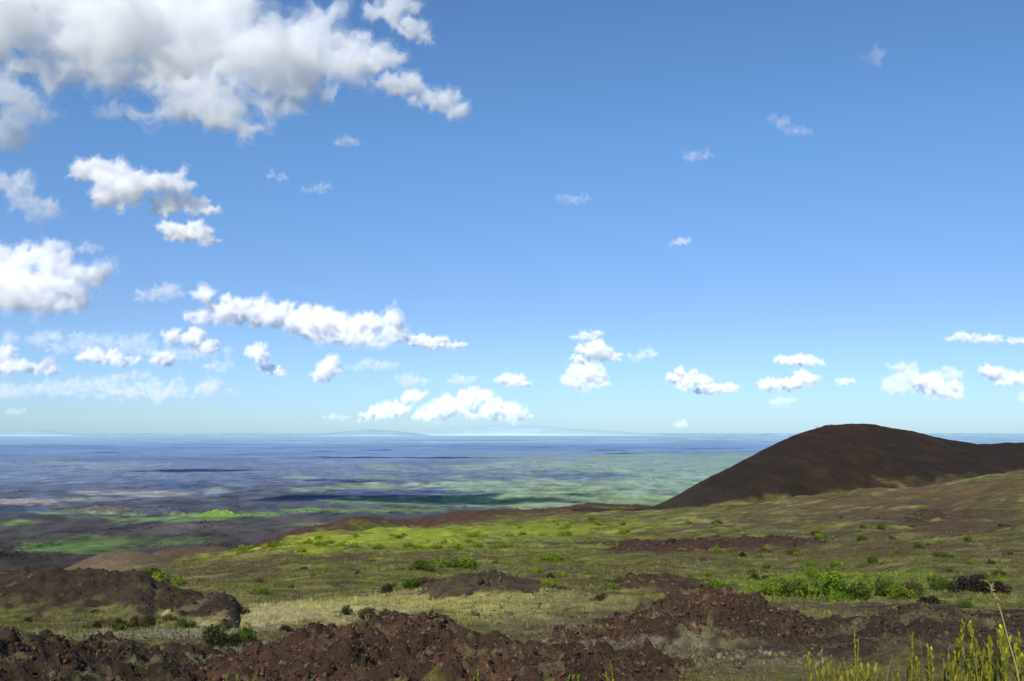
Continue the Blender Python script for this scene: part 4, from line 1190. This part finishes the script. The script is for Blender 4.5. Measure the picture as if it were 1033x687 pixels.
WI = [
    ('faint wisp high in the clear blue right of centre', [(788, 122, 12, 7), (804, 131, 18, 7)], 4200, .13),
    ('faint wisp left of the highest wisp in the blue', [(703, 157, 18, 7)], 4500, .15),
    ('faint long wisp in the blue above centre', [(580, 201, 28, 6)], 5500, .13),
    ('small bright wisp alone below the faint wisps', [(687, 244, 13, 5), (682, 246, 9, 4)], 6200, .4),
    ('tiny upright wisp high at right', [(884, 56, 8, 12)], 3400, .11),
    ('tiny wisp right of the tilted cloud', [(281, 178, 14, 5)], 5000, .22),
    ('faint flat wisp right of the tilted cloud', [(320, 191, 22, 5)], 5200, .16),
    ('faint wisp above the heavy bank at left', [(90, 250, 18, 7)], 6800, .25),
    ('pale wisp left of the long heap cloud peak', [(168, 294, 26, 9), (145, 297, 18, 6)], 9000, .35),
    ('ragged pale cloud at the left edge above the heavy bank', [(12, 183, 22, 12), (34, 208, 26, 12), (22, 196, 18, 12)], 5200, .45),
    ('pale veil hanging at the left edge under the huge cloud', [(12, 95, 30, 22), (6, 135, 16, 22), (28, 112, 24, 14)], 3500, .45),
    ('thin scrap under the huge cloud', [(112, 112, 22, 12)], 3600, .2),
    ('tiny scrap below the ragged tail', [(352, 144, 18, 6)], 4300, .2),
    ('thin grey streak right of the long heap cloud', [(380, 369, 26, 5), (360, 371, 18, 4)], 16000, .28),
    ('grey streak cloud left of the small bright cloud', [(465, 383, 16, 6)], 20000, .4),
    ('grey streak above the cream heap', [(420, 385, 22, 6)], 20500, .35),
    ('small grey smudge right of the centre stack', [(656, 356, 12, 6), (642, 360, 12, 5)], 15500, .35),
    ('thin grey sliver over the left shoulder of the cone', [(789, 405, 22, 4)], 26000, .35),
    ('grey low streak under the low row at left', [(125, 396, 26, 4)], 22000, .45),
    ('grey streak just under the long cloud of the low row', [(135, 380, 34, 5)], 20500, .4),
    ('pale small cloud right of the low grey streak', [(213, 390, 22, 7), (232, 393, 14, 5)], 20000, .4),
    ('pale small cloud under the small cloud of the heap peak', [(222, 369, 22, 6)], 19500, .35),
    ('wide thin white veil low over the left horizon', [(60, 392, 90, 10), (150, 396, 80, 9), (10, 395, 60, 9), (105, 390, 90, 10)], 30000, .5),
    ('thin white veil behind the low row at left', [(120, 350, 100, 10), (50, 342, 70, 9), (190, 356, 60, 8)], 25000, .4),
    ('small pale sliver low on the left horizon', [(15, 415, 14, 3)], 42000, .35),
    ('pale sliver low left of the cream heap', [(340, 421, 20, 3)], 42000, .3),
    ('small pale cloud low on the horizon right of the cream heap', [(686, 428, 10, 3)], 42000, .35),
    ('thin cloud strip low at the right edge', [(1034, 399, 8, 6)], 24000, .4),
]
for i, (lab, pf, D, th_) in enumerate(CL):
    cloud(lab, pf, D, th_ * (.95 if i < 3 else 1.3), seed=i, rough=.33 if i < 3 else .4)
for i, (lab, pf, D, th_) in enumerate(WI):
    cloud(lab, pf, D, th_, seed=60 + i, rough=.7, wisp=True)

# ------------------------------------------------------------------ light, sky, camera
SUN_EL, SUN_AZ = math.radians(34), math.radians(-163)     # azimuth from the viewing direction (+Y), to the left and behind
w = bpy.data.worlds.new('World'); scene.world = w; w.use_nodes = True
nt = w.node_tree; nt.nodes.clear()
out = nt.nodes.new('ShaderNodeOutputWorld'); bg = nt.nodes.new('ShaderNodeBackground')
sky = nt.nodes.new('ShaderNodeTexSky'); sky.sky_type = 'NISHITA'; sky.sun_disc = False
sky.sun_elevation = SUN_EL; sky.sun_rotation = SUN_AZ
sky.altitude = 500; sky.air_density = 1.0; sky.dust_density = .4; sky.ozone_density = 2.0
hs = nt.nodes.new('ShaderNodeMix'); hs.data_type = 'RGBA'; hs.blend_type = 'MULTIPLY'; hs.inputs[0].default_value = 1.0
tc = nt.nodes.new('ShaderNodeTexCoord'); sx_ = nt.nodes.new('ShaderNodeSeparateXYZ'); nt.links.new(tc.outputs['Generated'], sx_.inputs[0])
tr_ = nt.nodes.new('ShaderNodeValToRGB'); nt.links.new(sx_.outputs['Z'], tr_.inputs[0])         # bluer white balance, humid white-blue haze near the horizon
tr_.color_ramp.elements[0].position = 0.0; tr_.color_ramp.elements[0].color = (.525, .77, 1.18, 1)
tr_.color_ramp.elements[1].position = .28; tr_.color_ramp.elements[1].color = (.61, .86, 1.10, 1)
te_ = tr_.color_ramp.elements.new(.12); te_.color = (.58, .71, .99, 1)
nt.links.new(tr_.outputs[0], hs.inputs[7])
nt.links.new(sky.outputs[0], hs.inputs[6]); nt.links.new(hs.outputs[2], bg.inputs['Color'])
bg.inputs['Strength'].default_value = .12
nt.links.new(bg.outputs[0], out.inputs['Surface'])

sd = bpy.data.lights.new('sun', 'SUN'); sd.energy = 5.0; sd.angle = math.radians(.53); sd.color = (1, .945, .85)
so = bpy.data.objects.new('sun', sd); COL.objects.link(so)
d = Vector((math.sin(SUN_AZ) * math.cos(SUN_EL), math.cos(SUN_AZ) * math.cos(SUN_EL), math.sin(SUN_EL)))
so.rotation_euler = d.to_track_quat('Z', 'Y').to_euler(); so.location = d * 100

cam = bpy.data.cameras.new('camera'); co = bpy.data.objects.new('camera', cam); COL.objects.link(co)
cam.sensor_width = 36; cam.lens = 36 * F / PW; cam.clip_start = .1; cam.clip_end = 600000
co.location = (0, 0, 0); co.rotation_euler = (math.pi / 2 + PITCH, 0, 0)
scene.camera = co

scene.view_settings.view_transform = 'Standard'; scene.view_settings.look = 'None'; scene.view_settings.exposure = 0; scene.view_settings.gamma = 1
scene.render.engine = 'CYCLES'
cy = scene.cycles
cy.use_denoising = True
cy.max_bounces = 72; cy.volume_bounces = 64; cy.diffuse_bounces = 2; cy.glossy_bounces = 1; cy.transmission_bounces = 4; cy.transparent_max_bounces = 256
cy.use_adaptive_sampling = True; cy.adaptive_threshold = .02
